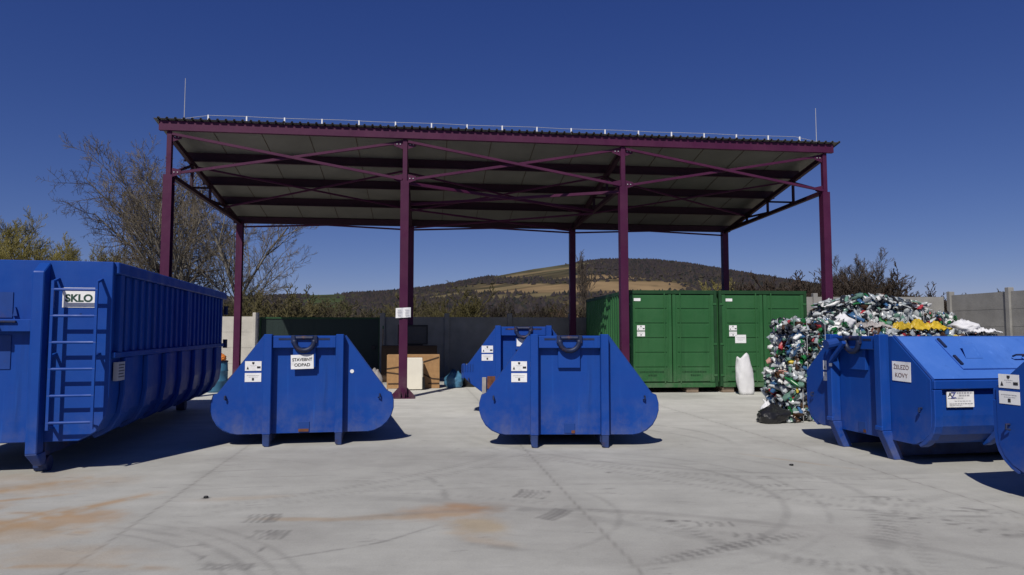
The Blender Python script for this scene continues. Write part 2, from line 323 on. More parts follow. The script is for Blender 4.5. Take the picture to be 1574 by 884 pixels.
def build_yard():
    xs = np.concatenate([np.linspace(-45, -8, 40)[:-1], np.arange(-8, 8, .027), np.linspace(8, 45, 40)])
    ys = np.concatenate([np.linspace(-25, 4.2, 30)[:-1], np.arange(4.2, 9, .022), np.arange(9, 13, .04), np.arange(13, 20, .1), np.linspace(20, 26.2, 20)])
    X, Y = np.meshgrid(xs, ys); nx, ny = len(xs), len(ys)
    c = np.empty(X.shape + (3,)); c[:] = (0.382, 0.378, 0.348)
    # pour bays of slightly different grey; whole slab paler toward the rear
    th = R(8.2); xr = X * math.cos(th) + Y * math.sin(th); yr = -X * math.sin(th) + Y * math.cos(th)
    pitch = 3.80; off = -2.98 * math.cos(th) + 4.66 * math.sin(th)
    bay = np.floor((xr - off) / pitch); row = np.floor((yr - 1.1) / 6.0)
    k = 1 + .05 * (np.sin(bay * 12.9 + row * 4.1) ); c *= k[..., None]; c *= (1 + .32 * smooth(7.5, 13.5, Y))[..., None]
    def mixc(mask, col):
        mask = np.clip(mask, 0, 1)[..., None]; c[:] = c * (1 - mask) + np.array(col) * mask
    wob = .02 * (fbm(X * 2, Y * 2, 5) - .5)
    d = np.abs((xr - off + wob + pitch / 2) % pitch - pitch / 2)
    mixc(.42 * np.exp(-(d / .012) ** 2), (.12, .11, .10)); mixc(.10 * np.exp(-(d / .12) ** 2), (.2, .19, .17))
    d = np.abs((yr - 1.1 + wob + 3) % 6 - 3); mixc(.14 * np.exp(-(d / .014) ** 2), (.13, .12, .11))
    n1 = fbm(X * 3, Y * 3, 1); n2 = fbm(X * 9, Y * 9, 2); n3 = fbm(X * 28, Y * 28, 3)
    # broad traffic dirt
    mixc(.35 * smooth(.5, .75, fbm(X * .5 + 3, Y * .9, 9)), (.27, .26, .24))
    def blob(x, y, rx, ry, rot, amt, col, th=.35):
        t = R(rot); u = (X - x) * math.cos(t) + (Y - y) * math.sin(t); v = -(X - x) * math.sin(t) + (Y - y) * math.cos(t)
        g = np.exp(-((u / rx) ** 2 + (v / ry) ** 2)); mixc(amt * smooth(th, 1.0, g * (.55 + .9 * n2)), col)
    RU = (.355, .215, .10); RO = (.36, .265, .17); DK = (.12, .115, .11); DG = (.17, .165, .155)
    def streak(pts, wd, amt, col, tread=0, brk=.35, fade=True):
        """a mark along a polyline; tread>0 breaks it into lug prints of that spacing"""
        P = np.array(pts, float)
        if len(P) > 2:      # round it off
            t = np.linspace(0, len(P) - 1, 40); Q = np.stack([np.interp(t, range(len(P)), P[:, i]) for i in (0, 1)], 1)
            for _ in range(6): Q[1:-1] = (Q[:-2] + Q[1:-1] * 2 + Q[2:]) / 4
            P = Q
        best = np.full(X.shape, 9e9); S = np.zeros(X.shape); acc = 0; sub = (X > P[:, 0].min() - .6) & (X < P[:, 0].max() + .6) & (Y > P[:, 1].min() - .6) & (Y < P[:, 1].max() + .6)
        xx, yy = X[sub], Y[sub]; bb = best[sub]; ss = S[sub]
        for a, b in zip(P[:-1], P[1:]):
            e = b - a; l = np.hypot(*e) + 1e-9; t = np.clip(((xx - a[0]) * e[0] + (yy - a[1]) * e[1]) / l ** 2, 0, 1)
            dd = np.hypot(xx - a[0] - t * e[0], yy - a[1] - t * e[1]); q = dd < bb; bb[q] = dd[q]; ss[q] = acc + t[q] * l; acc += l
        best[sub] = bb; S[sub] = ss
        g = np.exp(-(best / wd) ** 4) * smooth(brk, brk + .25, n1 * .5 + n2 * .5)
        if tread: g = g * (.15 + .85 * (np.sin(S / tread * 2 * np.pi + best * 12) > .1))
        if fade: g = g * np.sin(np.clip(S / max(acc, 1e-6), 0, 1) * np.pi) ** .5
        mixc(amt * g, col)
    # rust at left, below the glass container
    for p in (([(-5.9, 5.6), (-5.4, 6.6), (-4.6, 7.7)], .09, .55), ([(-4.1, 5.0), (-4.15, 5.6), (-3.9, 6.3), (-3.5, 7.0)], .07, .6), ([(-4.25, 5.1), (-4.3, 5.7), (-4.05, 6.4)], .05, .5),
              ([(-4.9, 6.1), (-4.2, 5.8), (-3.3, 5.55)], .06, .5), ([(-5.6, 6.2), (-5.0, 6.5), (-4.3, 6.9)], .05, .45), ([(-3.8, 4.75), (-2.9, 4.8), (-2.2, 4.72)], .04, .35), ([(-5.3, 5.5), (-4.4, 6.2), (-3.6, 6.0)], .05, .4)):
        streak(p[0], p[1] * 1.7, p[2] * .75, RO, 0, .22); streak(p[0], p[1] * .8, p[2] + .05, RU, 0, .33)
    blob(-3.75, 6.0, .50, .36, 8, .6, RU, .3); blob(-4.9, 6.25, .40, .3, 30, .55, RU, .3); blob(-4.2, 5.5, 1.0, .5, 10, .4, RO, .2); blob(-4.9, 7.2, 1.1, .5, 25, .4, RO, .22); blob(-3.2, 5.0, .7, .3, 0, .35, RO, .25); blob(-5.2, 7.0, .6, .2, 40, .4, RO, .2); blob(-2.6, 6.7, .5, .12, 10, .3, RO, .2); blob(-4.3, 5.6, .9, .35, 10, .28, RO, .1)
    blob(-5.6, 7.6, .9, .35, 20, .35, RO, .15)
    # rust patch in the middle
    blob(-.55, 6.22, .55, .34, 12, .62, (.36, .235, .14), .25); blob(-.45, 6.35, .28, .2, -10, .5, (.35, .20, .10), .3); blob(-.30, 5.75, .32, .42, 20, .5, (.36, .27, .17), .28); blob(-.95, 6.05, .6, .12, 6, .5, RO, .2); blob(-1.75, 5.95, .55, .075, -2, .55, RO, .2); blob(-.25, 5.75, .3, .2, -40, .4, (.36, .29, .18), .2); blob(-.2, 5.35, .35, .12, -30, .35, RO, .2)
    blob(-.1, 5.2, .3, .07, -20, .4, DG, .2)
    streak([(-.95, 7.7), (-.72, 7.15), (-.62, 6.6)], .035, .55, DG, 0, .3)
    streak([(-.6, 5.8), (-1.0, 5.3), (-1.7, 4.9)], .018, .5, DK, 0, .3)
    # short rubber scuffs
    rs = random.Random(4)
    def scuff(x, y, ang, l, n, sp, amt):
        t = R(ang); q = (-math.sin(t), math.cos(t))
        for i in range(n):
            ox, oy = math.cos(t) * sp * i, math.sin(t) * sp * i
            streak([(x + ox, y + oy), (x + ox + q[0] * l * .5 + .02, y + oy + q[1] * l * .5), (x + ox + q[0] * l, y + oy + q[1] * l)], .014 + .012 * rs.random(), amt * rs.uniform(.55, 1.1), DK, 0, .24, False)
    scuff(-2.26, 5.85, 5, .25, 5, .06, .7); scuff(-2.05, 5.4, 0, .22, 6, .05, .6); scuff(.02, 6.75, -15, .32, 6, .055, .6); scuff(.22, 6.0, -30, .35, 4, .05, .65); scuff(1.55, 5.75, 0, .12, 4, .09, .6); scuff(1.75, 5.45, -10, .12, 3, .1, .55)
    scuff(-2.1, 4.72, 0, .1, 7, .05, .6); scuff(2.5, 7.2, 0, .1, 5, .09, .4); scuff(3.4, 6.7, -20, .1, 6, .1, .4)
    for (x, y, rx, ry, ro, am) in ((-2.95, 6.7, .045, .05, 0, .95), (-1.85, 5.15, .02, .08, 5, .6), (-2.2, 4.95, .025, .07, 5, .5), (-1.4, 7.9, .12, .02, 10, .4), (.35, 9.0, .12, .02, 0, .4), (1.1, 7.9, .035, .05, 0, .6), (1.0, 7.1, .1, .03, 20, .35),
                                (1.35, 5.9, .06, .04, 0, .8), (1.48, 5.9, .05, .035, 0, .7), (2.9, 7.05, .28, .03, 5, .5), (3.5, 6.75, .3, .035, 0, .5), (3.1, 6.25, .2, .03, -8, .5), (3.95, 6.05, .25, .05, 0, .5), (4.1, 5.5, .4, .06, 10, .45), (4.5, 5.2, .3, .06, -10, .5), (1.9, 9.4, .25, .03, 5, .4), (2.15, 8.4, .2, .03, 0, .4),
                                (-.1, 8.2, .3, .02, 3, .35), (.9, 6.9, .15, .02, 0, .4), (-.6, 8.9, .25, .02, 8, .3), (-3.2, 8.0, .5, .03, 14, .35), (-2.4, 7.7, .5, .03, 8, .25)):
        blob(x, y, rx, ry, ro, am, DG if rx > .1 else DK, .15)
    # turning tyre tracks on the right
    def arc(cx, cy, r, a0, a1, wd, amt, tread=0, brk=.28):
        streak([(cx + r * math.cos(R(a)), cy + r * math.sin(R(a))) for a in np.linspace(a0, a1, 14)], wd, amt, DG, tread, brk)
    arc(.6, 6.9, 2.0, -75, 80, .04, .30); arc(.6, 6.9, 2.35, -70, 85, .03, .24); arc(.7, 7.0, 2.8, -65, 60, .05, .22); arc(-.4, 6.2, 1.35, -60, 40, .03, .3); arc(1.0, 10.2, 2.2, -10, 70, .05, .28); arc(.4, 9.4, 2.6, 10, 75, .04, .3)
    arc(-3.9, 3.2, 2.6, 15, 80, .035, .38); arc(-3.9, 3.2, 2.45, 20, 80, .02, .36); arc(-3.9, 3.2, 2.75, 15, 75, .02, .34); arc(-3.9, 3.2, 2.9, 20, 70, .025, .3)
    streak([(.95, 4.85), (1.7, 5.25), (2.35, 5.55)], .075, .62, DK, .085, .15); streak([(1.85, 5.0), (2.3, 4.75), (2.8, 4.6)], .09, .4, DK, .085, .2); streak([(2.75, 5.2), (3.1, 5.75), (3.3, 6.4)], .10, .42, DK, .09, .2); streak([(2.95, 5.15), (3.3, 5.75), (3.5, 6.4)], .06, .3, DK, .09, .2)
    streak([(1.25, 6.05), (1.5, 5.5), (1.62, 5.0)], .07, .3, DK, .08, .25); streak([(-2.9, 4.6), (-2.0, 4.85), (-1.0, 4.7)], .05, .22, DG, 0, .3)
    blob(4.7, 5.9, .35, .2, 0, .3, (.36, .30, .2), .15); blob(3.5, 8.6, .9, .06, -45, .3, RO, .2)
    for (cx, cy, r, a0, a1) in ((-6.5, 12.5, 7.2, -62, -18), (-6.5, 12.5, 7.45, -60, -20), (7.5, 13.5, 8.4, 205, 262), (7.5, 13.5, 8.1, 205, 260), (-2.2, 1.2, 5.6, 30, 88), (-2.2, 1.2, 5.85, 32, 86), (3.6, 12.4, 4.6, 195, 285), (3.6, 12.4, 4.85, 198, 280), (.2, 2.0, 4.3, 25, 120), (5.4, 4.2, 2.6, 95, 200), (5.4, 4.2, 2.85, 95, 195)):
        arc(cx, cy, r, a0, a1, .05 + .04 * rs.random(), rs.uniform(.16, .30), rs.choice([0, .09, .11]), .22)
    for (x, y) in ((3.9, 5.6), (4.3, 5.2), (4.6, 5.5), (3.6, 5.9), (4.1, 6.2), (4.8, 5.9)):
        for q in range(7): blob(x + rs.uniform(-.3, .3), y + rs.uniform(-.12, .12), rs.uniform(.03, .12), rs.uniform(.015, .04), rs.uniform(-30, 30), rs.uniform(.3, .6), DK, .2)
    for i in range(230):
        x, y = rs.uniform(-5, 5), rs.uniform(4.5, 11)
        if abs(x) > y * .8: continue
        blob(x, y, rs.uniform(.03, .16), rs.uniform(.008, .022), rs.uniform(-25, 25), rs.uniform(.15, .45), DG, .2)
    for i in range(26):
        x, y = rs.uniform(-4, 4), rs.uniform(4.6, 10); a = rs.uniform(-25, 25); l = rs.uniform(.4, 1.6)
        streak([(x, y), (x + l * .5, y + l * .5 * math.tan(R(a))), (x + l, y + l * math.tan(R(a)) + rs.uniform(-.1, .1))], rs.uniform(.008, .03), rs.uniform(.12, .32), DG, 0, .35)
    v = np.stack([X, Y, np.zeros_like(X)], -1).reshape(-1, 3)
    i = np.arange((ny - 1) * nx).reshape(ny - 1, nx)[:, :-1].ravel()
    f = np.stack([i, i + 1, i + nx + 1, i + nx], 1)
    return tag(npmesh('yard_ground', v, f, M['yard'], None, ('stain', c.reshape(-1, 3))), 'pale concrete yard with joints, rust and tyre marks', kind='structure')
yard = build_yard()

PROF = [(-900, 478), (0, 468), (300, 456), (470, 449), (560, 447), (620, 443), (690, 434), (760, 421), (820, 410), (880, 402), (930, 397), (1000, 398), (1050, 402), (1100, 410), (1160, 420), (1240, 432), (1330, 446), (1450, 460), (1600, 472), (2500, 482)]
def build_land():
    D = 1800.
    A = np.concatenate([np.linspace(-2.2, -.42, 50)[:-1], np.linspace(-.42, .72, 420), np.linspace(.72, 2.2, 50)[1:]])
    Yd = np.concatenate([[-400, -100, -30, 10, 40, 80, 160, 300, 420], np.linspace(520, 1900, 130), [2100, 2600, 3600, 6000]])
    AA, YY = np.meshgrid(A, Yd)
    H = np.interp(787 + 1049 * AA, [p[0] for p in PROF], [(505 - p[1]) / 1049 * D for p in PROF])
    t = np.clip((YY - 520) / (D - 520), 0, 1); rise = .25 * t + .75 * t * t * (3 - 2 * t)
    back = 1 - smooth(D + 50, 3600, YY) * .5
    X = AA * np.maximum(YY, 120); Z = (H * rise + (fbm(X / 160, YY / 160, 3) - .5) * 16 * t * (1 - t) * 3) * back - .15
    Z = np.where(YY < 500, -.15, Z)
    e = 510 - (Z - 1.6) / np.maximum(YY, 1) * 1049; p = 787 + 1049 * AA       # where each spot of the hill lies above the plain
    n = fbm(X / 90, YY / 90, 11); n2 = fbm(X / 30, YY / 30, 13)
    wood = np.array((.034, .029, .032)); grass = np.array((.085, .078, .045)); straw = np.array((.22, .155, .085)); scrub = np.array((.05, .047, .03))
    c = np.empty(X.shape + (3,)); c[:] = scrub
    def mx(m, col): c[:] = c * (1 - np.clip(m, 0, 1)[..., None]) + col * np.clip(m, 0, 1)[..., None]
    top = smooth(0, 10, 427 - e + 24 * (n - .5)) * smooth(880, 960, p + 60 * (n - .5)); mx(top, wood)
    mx(smooth(620, 700, 1500 - p) * 0, wood)
    g1 = smooth(720, 770, p) * (1 - smooth(880, 960, p + 80 * (n - .5))) * smooth(0, 6, 431 - e); mx(g1 * smooth(.40, .56, .6 * n2 + .4 * n + .04), grass)
    s1 = smooth(705, 740, p) * (1 - smooth(1020, 1090, p)) * smooth(0, 3, e - (431 + (p < 900) * 4)) * smooth(0, 4, 452 - e); mx(s1 * smooth(.36, .50, .5 * n2 + .5 * n + .06), straw)
    s2 = smooth(830, 870, p) * (1 - smooth(960, 1010, p)) * smooth(0, 2, e - 421) * smooth(0, 3, 431 - e); mx(s2 * smooth(.42, .52, n), straw * .9)
    s3 = smooth(820, 900, p) * (1 - smooth(1000, 1080, p)) * smooth(0, 3, e - 457); mx(s3, straw * .9)
    g2 = smooth(440, 480, p) * (1 - smooth(520, 560, p)) * smooth(0, 4, e - 449); mx(g2, np.array((.052, .07, .03)))
    pat = g1 * smooth(.5, .58, fbm(X / 120 + 5, YY / 60, 31)); mx(pat * .85, np.array((.165, .125, .07))); pat2 = smooth(600, 650, p) * (1 - smooth(860, 930, p)) * smooth(0, 3, e - 437) * smooth(0, 4, 460 - e) * smooth(.52, .6, fbm(X / 140 + 2, YY / 70, 37)); mx(pat2 * .8, np.array((.15, .12, .065)))
    hed = smooth(.55, .62, fbm(X / 400, YY / 55, 21)); mx(hed * .8, scrub * .8)
    cover_wood = np.clip(top + (1 - np.clip(g1 + s1 + s2 + s3 + g2 + pat2, 0, 1)) * .7, 0, 1)
    c *= (.8 + .4 * n2)[..., None]
    ny, nx = X.shape; v = np.stack([X, YY, Z], -1).reshape(-1, 3)
    i = np.arange((ny - 1) * nx).reshape(ny - 1, nx)[:, :-1].ravel(); f = np.stack([i, i + 1, i + nx + 1, i + nx], 1)
    o = npmesh('hill', v, f, M['cover'], None, ('cover', c.reshape(-1, 3))); tag(o, 'brown wooded hill with straw coloured fields', kind='structure')
    o.data.polygons.foreach_set('use_smooth', [True] * len(o.data.polygons))
    # trees on the hill: one mass
    rs = np.random.RandomState(8); V = []; F = []; T = []
    sel = np.where((YY > 760) & (YY < 1850) & (AA > -.42) & (AA < .70)); prob = cover_wood[sel]; prob = prob * (.4 + (YY[sel] > 1680) * 1.6)
    pick = rs.choice(len(prob), 30000, p=prob / prob.sum())
    oc = np.array([(1, 0, 0), (.3, .9, .1), (-.8, .6, 0), (-.8, -.6, .1), (.3, -.95, 0), (.1, .1, 1)], float)
    of = np.array([(0, 1, 5), (1, 2, 5), (2, 3, 5), (3, 4, 5), (4, 0, 5)])
    yi, xi = sel[0][pick], sel[1][pick]
    x = X[yi, xi] + rs.normal(0, 5, len(pick)); y = YY[yi, xi] + rs.uniform(-6, 6, len(pick)); z = Z[yi, xi] - 1
    sz = rs.uniform(2.2, 5.5, len(pick)); hz = rs.uniform(3, 7.5, len(pick)); rot = rs.uniform(0, 6.28, len(pick))
    L = oc[None] * np.stack([sz, sz, hz], 1)[:, None, :]; L = L * rs.uniform(.75, 1.25, L.shape)
    co, si = np.cos(rot)[:, None], np.sin(rot)[:, None]
    V = np.stack([L[..., 0] * co - L[..., 1] * si + x[:, None], L[..., 0] * si + L[..., 1] * co + y[:, None], L[..., 2] + z[:, None]], -1).reshape(-1, 3)
    F = (of[None] + (np.arange(len(pick)) * 6)[:, None, None]).reshape(-1, 3)
    base = np.array([(.033, .028, .031), (.038, .032, .030), (.020, .022, .022), (.043, .036, .028)])[rs.choice(4, len(pick), p=[.5, .25, .17, .08])] * rs.uniform(.86, 1.14, (len(pick), 1))
    w = npmesh('hill_wood', V, F, M['tint'], None, ('tint', np.repeat(base, 6, 0))); tag(w, 'bare woods and hedgerows covering the distant hill', 'wood', kind='stuff')
build_land()

# ------------------------------------------------------------------ bare trees and scrub
def grow(seed, height, spread=1.0, levels=4, counts=(9, 6, 5, 4), r0=.18, lean=(0, 0), stems=1, ang=(35, 60), twig_r=.006, first=.25, upw=.25, ratio=(.62, .5, .48, .45), shape='round'):
    rd = random.Random(seed); W = MB(); T = MB()
    def branch(p, d, l, r, lev):
        n = 5 if lev == 0 else (4 if lev < 3 else 3); pts = [p]; dirs = [d]; q = Vector(p); e = Vector(d)
        for i in range(n):
            e = (e + Vector((rd.gauss(0, .12 if lev or shape != 'dome' else .05), rd.gauss(0, .12 if lev or shape != 'dome' else .05), rd.gauss(0, .08) + (upw if lev else .02) * .25))).normalized(); q = q + e * (l / n); pts.append(q.copy()); dirs.append(e.copy())
        re = max(r * (.35 if lev else .4), twig_r * .7)
        rad = [r + (re - r) * i / n for i in range(n + 1)]
        (W if lev < 2 else T).tube(pts, rad, 7 if lev == 0 else (5 if lev == 1 else 3), cap=False)
        if lev >= levels: return
        k = counts[lev]; k = max(2, int(round(k * rd.uniform(.8, 1.2))))
        for j in range(k):
            f = first + (1 - first) * ((j + rd.random()) / k) if lev == 0 else .15 + .85 * ((j + rd.random()) / k)
            f = min(f, .999); i = int(f * n); t = f * n - i; bp = pts[i].lerp(pts[i + 1], t); bd = dirs[min(i + 1, n)]
            az = rd.random() * 6.283 if lev else 2.4 * j + rd.random(); a = R(rd.uniform(*ang)) * (1.1 - .35 * f if lev == 0 else 1)
            s = bd.cross(Vector((0, 0, 1)) if abs(bd.z) < .95 else Vector((1, 0, 0))).normalized(); s.rotate(Matrix.Rotation(az, 3, bd))
            nd = (bd * math.cos(a) + s * math.sin(a) * spread + Vector((0, 0, upw * .5))).normalized()
            ll = l * ratio[lev] * rd.uniform(.7, 1.15) * ((.62 + .55 * math.sin(math.pi * min(1, f * .95))) if lev == 0 and shape == 'dome' else (1.1 - .55 * f) if lev == 0 else (1.05 - .35 * f))
            branch(bp, nd, ll, max(rad[i] * .55, twig_r), lev + 1)
    for s in range(stems):
        if stems == 1: d = Vector((lean[0], lean[1], 1)).normalized(); p = Vector((0, 0, -.3))
        else:
            a = 6.283 * (s + rd.random() * .6) / stems; k = rd.uniform(.1, .45); d = Vector((math.cos(a) * k + lean[0], math.sin(a) * k + lean[1], 1)).normalized(); p = Vector((math.cos(a) * .15, math.sin(a) * .15, -.3))
        branch(p, d, height * (.72 if stems == 1 else rd.uniform(.6, .8)), r0 * (1 if stems == 1 else rd.uniform(.6, 1)), 0)
    return W, T
def tree(name, loc, rz, label, cat, W, T, mw, mt, group=None):
    t = thing(name, loc, rz, label, cat, group); W.build('trunk', mw, t, smooth=True); T.build('crown', mt, t, smooth=True); return t

W, T = grow(9, 13.2, 1.0, 4, (26, 13, 9, 6), .22, (-.10, 0), first=.16, ang=(48, 72), twig_r=.0095, upw=.12, ratio=(.50, .52, .46, .45), shape='dome')
tree('bare_tree', (-20.8, 41, 0), 0, 'tall bare tree with wide crown left of the canopy, trunk beside its first column', 'tree', W, T, M['bark'], M['twig'], 'bare trees beyond the left fence')
W, T = grow(12, 12.2, 1.0, 4, (10, 9, 7, 6), .15, (.02, 0), stems=3, first=.15, ang=(28, 55), twig_r=.008, upw=.3)
tree('bare_tree', (-16.8, 36, 0), 0, 'bare many-stemmed tree under the left end of the canopy, between the first two purple columns', 'tree', W, T, M['bark'], M['twigpale'], 'bare trees beyond the left fence')
W, T = grow(31, 11.0, 1.05, 4, (11, 9, 7, 6), .15, (.05, 0), first=.12, ang=(30, 55), twig_r=.008, upw=.25)
tree('bare_tree', (-14.2, 36.5, 0), 140, 'bare tree with upswept branches right of the left rear column, in front of open sky', 'tree', W, T, M['bark'], M['twigpale'], 'bare trees beyond the left fence')
W, T = grow(44, 12.5, .8, 4, (12, 8, 6, 5), .14, (0, 0), first=.2, ang=(25, 45), twig_r=.02, upw=.5)
tree('bare_tree', (10.2, 88, 0), 0, 'slender bare tree standing against the hill between the third rear and front columns', 'tree', W, T, M['twig'], M['twig'])
W, T = grow(52, 8.6, 1.0, 4, (9, 8, 7, 5), .10, (0, 0), stems=4, first=.1, ang=(28, 50), twig_r=.02, upw=.4)
tree('budding_tree', (23.5, 80, 0), 0, 'yellow green budding tree on the slope above the green containers', 'tree', W, T, M['twigyellow'], M['twigyellow'])
WY, TY = grow(64, 9.4, 1.0, 4, (13, 9, 8, 5), .06, (0, 0), stems=5, first=.1, ang=(28, 55), twig_r=.011, upw=.3)
y0 = tree('willow_bush', (-31.5, 42, 0), 0, 'largest yellow green budding bush at the left edge above the blue container', 'bush', WY, TY, M['twigpale'], M['twigyellow'], 'budding bushes above the glass container')
copy_tree(y0, (-28.2, 43.5, 0), 80, 'middle low yellowish bush behind the blue container, second from the left edge', None, (.85, .85, .82))
copy_tree(y0, (-25.6, 44, 0), 200, 'small yellowish bush beside the foot of the tall bare tree', None, (.8, .8, .78))
copy_tree(y0, (-35.0, 45, 0), 300, 'yellowish bush cut by the left edge of the photo', None, (.95, .95, .85))
WB, TB = grow(73, 9.2, .9, 4, (11, 9, 8, 6), .07, (0, 0), stems=7, first=.08, ang=(24, 48), twig_r=.0095, upw=.25)
b0 = tree('scrub_tree', (26.9, 52, 0), 0, 'tallest dark bare scrub tree right of the last canopy column', 'tree', WB, TB, M['twig'], M['twig'], 'bare scrub right of the canopy')
b0.scale = (.85, .85, .80)
for (x, y, rz, s, lb) in ((24.6, 53, 70, .66, 'dark bare scrub tree directly behind the last canopy column'), (29.0, 53, 160, .58, 'medium bare scrub tree right of the tallest scrub'), (31.0, 54, 250, .40, 'low bare scrub tree where the thicket slopes down to the right'),
                          (36.0, 55, 30, .36, 'smallest bare scrub tree left of the corner fence post'), (26.4, 54, 210, .74, 'second tallest bare scrub tree in the clump right of the canopy')):
    copy_tree(b0, (x, y, 0), rz, lb, None, (s * 1.1, s * 1.1, s))

def thicket():
    V, F, C = [], [], []; n = 0; rs = random.Random(77)
    src = []
    for sd_, kw in ((81, dict(stems=5, first=.05, ang=(25, 55), upw=.3)), (82, dict(stems=6, first=.05, ang=(30, 60), upw=.2)), (83, dict(stems=4, first=.1, ang=(22, 45), upw=.5))):
        a, b = grow(sd_, 4.2, 1.0, 4, (7, 6, 5, 3), .05, twig_r=.014, **kw)
        a.add(b.v, b.f); src.append((np.array(a.v), np.array([q for q in a.f])))
    spots = []
    for i in range(62): spots.append((rs.uniform(-20, -2), rs.uniform(34, 50), rs.uniform(.55, 1.0)))
    for i in range(20): spots.append((rs.uniform(-17, -9.5), rs.uniform(33, 38), rs.uniform(.7, 1.0)))
    for i in range(90): spots.append((rs.uniform(-9, 15), rs.uniform(50, 66), rs.uniform(.75, 1.15)))
    for i in range(30): spots.append((rs.uniform(14, 26), rs.uniform(52, 70), rs.uniform(.55, .95)))
    for i in range(80): x = rs.uniform(19, 40); spots.append((x, rs.uniform(52, 62), rs.uniform(.95, 1.35) * (1.25 - .4 * smooth(26, 38, np.array(x)) if x > 21 else 1.1)))
    for i in range(26): spots.append((rs.uniform(-46, -20), rs.uniform(42, 50), rs.uniform(.8, 1.1)))
    for (x, y, s) in spots:
        v, f = src[rs.randrange(3)]; t = rs.random() * 6.28; co, si = math.cos(t), math.sin(t)
        q = np.stack([v[:, 0] * co - v[:, 1] * si, v[:, 0] * si + v[:, 1] * co, v[:, 2]], 1) * np.array((s * 1.25, s * 1.25, s)) + np.array((x, y, 0))
        col = rs.choice([(.105, .092, .052), (.12, .105, .05), (.095, .08, .055), (.085, .08, .04)]) if x < -4 else (.06, .045, .036) if x > 19 and rs.random() < .6 else rs.choices([(.055, .046, .036), (.065, .056, .032), (.10, .088, .036), (.045, .037, .032), (.075, .052, .036)], [4, 3, 1.6 if x < 0 else .6, 3, 1.5])[0]
        k = rs.uniform(.75, 1.25); V.append(q); F.append(f + n); C.append(np.tile(np.array(col) * k, (len(q), 1))); n += len(q)
    tag(npmesh('thicket', np.concatenate(V), np.concatenate(F), M['tint'], None, ('tint', np.concatenate(C))), 'brown leafless scrub thicket growing behind the concrete fence', 'thicket', kind='stuff')
thicket()

# ------------------------------------------------------------------ concrete fence and gate
def fence(name, p, q, pitch, top, label, rows, first_post=True, last_post=True, m='shadeconcrete'):
    p, q = Vector(p), Vector(q); d = q - p; L = d.length; rz = math.degrees(math.atan2(d.y, d.x))
    t = thing(name, (p.x, p.y, 0), rz, label, 'fence', 'precast concrete fences round the yard'); n = max(1, round(L / pitch)); st = L / n; h = top / rows
    for i in range(n):
        mb = MB()
        for r in range(rows):
            mb.box(i * st + .06, (i + 1) * st - .06, -.03, .03, r * h + .006, (r + 1) * h - .006)
            mb.box(i * st + .06, (i + 1) * st - .06, -.022, .022, (r + 1) * h - .006, (r + 1) * h + .006 if r < rows - 1 else (r + 1) * h - .004)
        mb.build('panel', M[m], t)
    for i in range(0 if first_post else 1, n + 1 if last_post else n):
        MB().box(i * st - .085, i * st + .085, -.10, .10, 0, top + .13).build('post', M[m], t, bevel=.012)
    return t
sl7 = math.tan(R(7))
fy = lambda x: 23.2 + (x + 9.2) * sl7
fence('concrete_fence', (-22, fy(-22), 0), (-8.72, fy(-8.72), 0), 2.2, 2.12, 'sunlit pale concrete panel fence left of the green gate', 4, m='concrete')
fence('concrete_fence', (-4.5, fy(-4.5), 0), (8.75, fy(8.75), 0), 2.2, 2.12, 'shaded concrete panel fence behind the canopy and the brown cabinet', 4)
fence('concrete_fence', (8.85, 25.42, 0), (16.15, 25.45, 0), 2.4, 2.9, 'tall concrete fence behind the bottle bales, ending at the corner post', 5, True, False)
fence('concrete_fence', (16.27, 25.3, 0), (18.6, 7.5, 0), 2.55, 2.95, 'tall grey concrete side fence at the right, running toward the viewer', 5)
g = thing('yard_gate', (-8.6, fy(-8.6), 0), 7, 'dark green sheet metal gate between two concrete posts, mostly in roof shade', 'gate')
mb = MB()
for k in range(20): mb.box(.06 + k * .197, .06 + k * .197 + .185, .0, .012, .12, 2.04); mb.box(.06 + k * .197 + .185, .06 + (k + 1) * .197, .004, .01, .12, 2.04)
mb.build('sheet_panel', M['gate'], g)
mb = MB(); mb.box(0, .06, -.03, .03, .05, 2.1).box(4.0, 4.06, -.03, .03, .05, 2.1).box(.06, 4.0, -.03, .03, 2.04, 2.1).box(.06, 4.0, -.03, .03, .05, .12).build('gate_frame', M['green_dark'], g, bevel=.005)
MB().box(3.75, 3.9, -.06, -.01, 1.0, 1.12).build('lock_box', M['black'], g, bevel=.005)

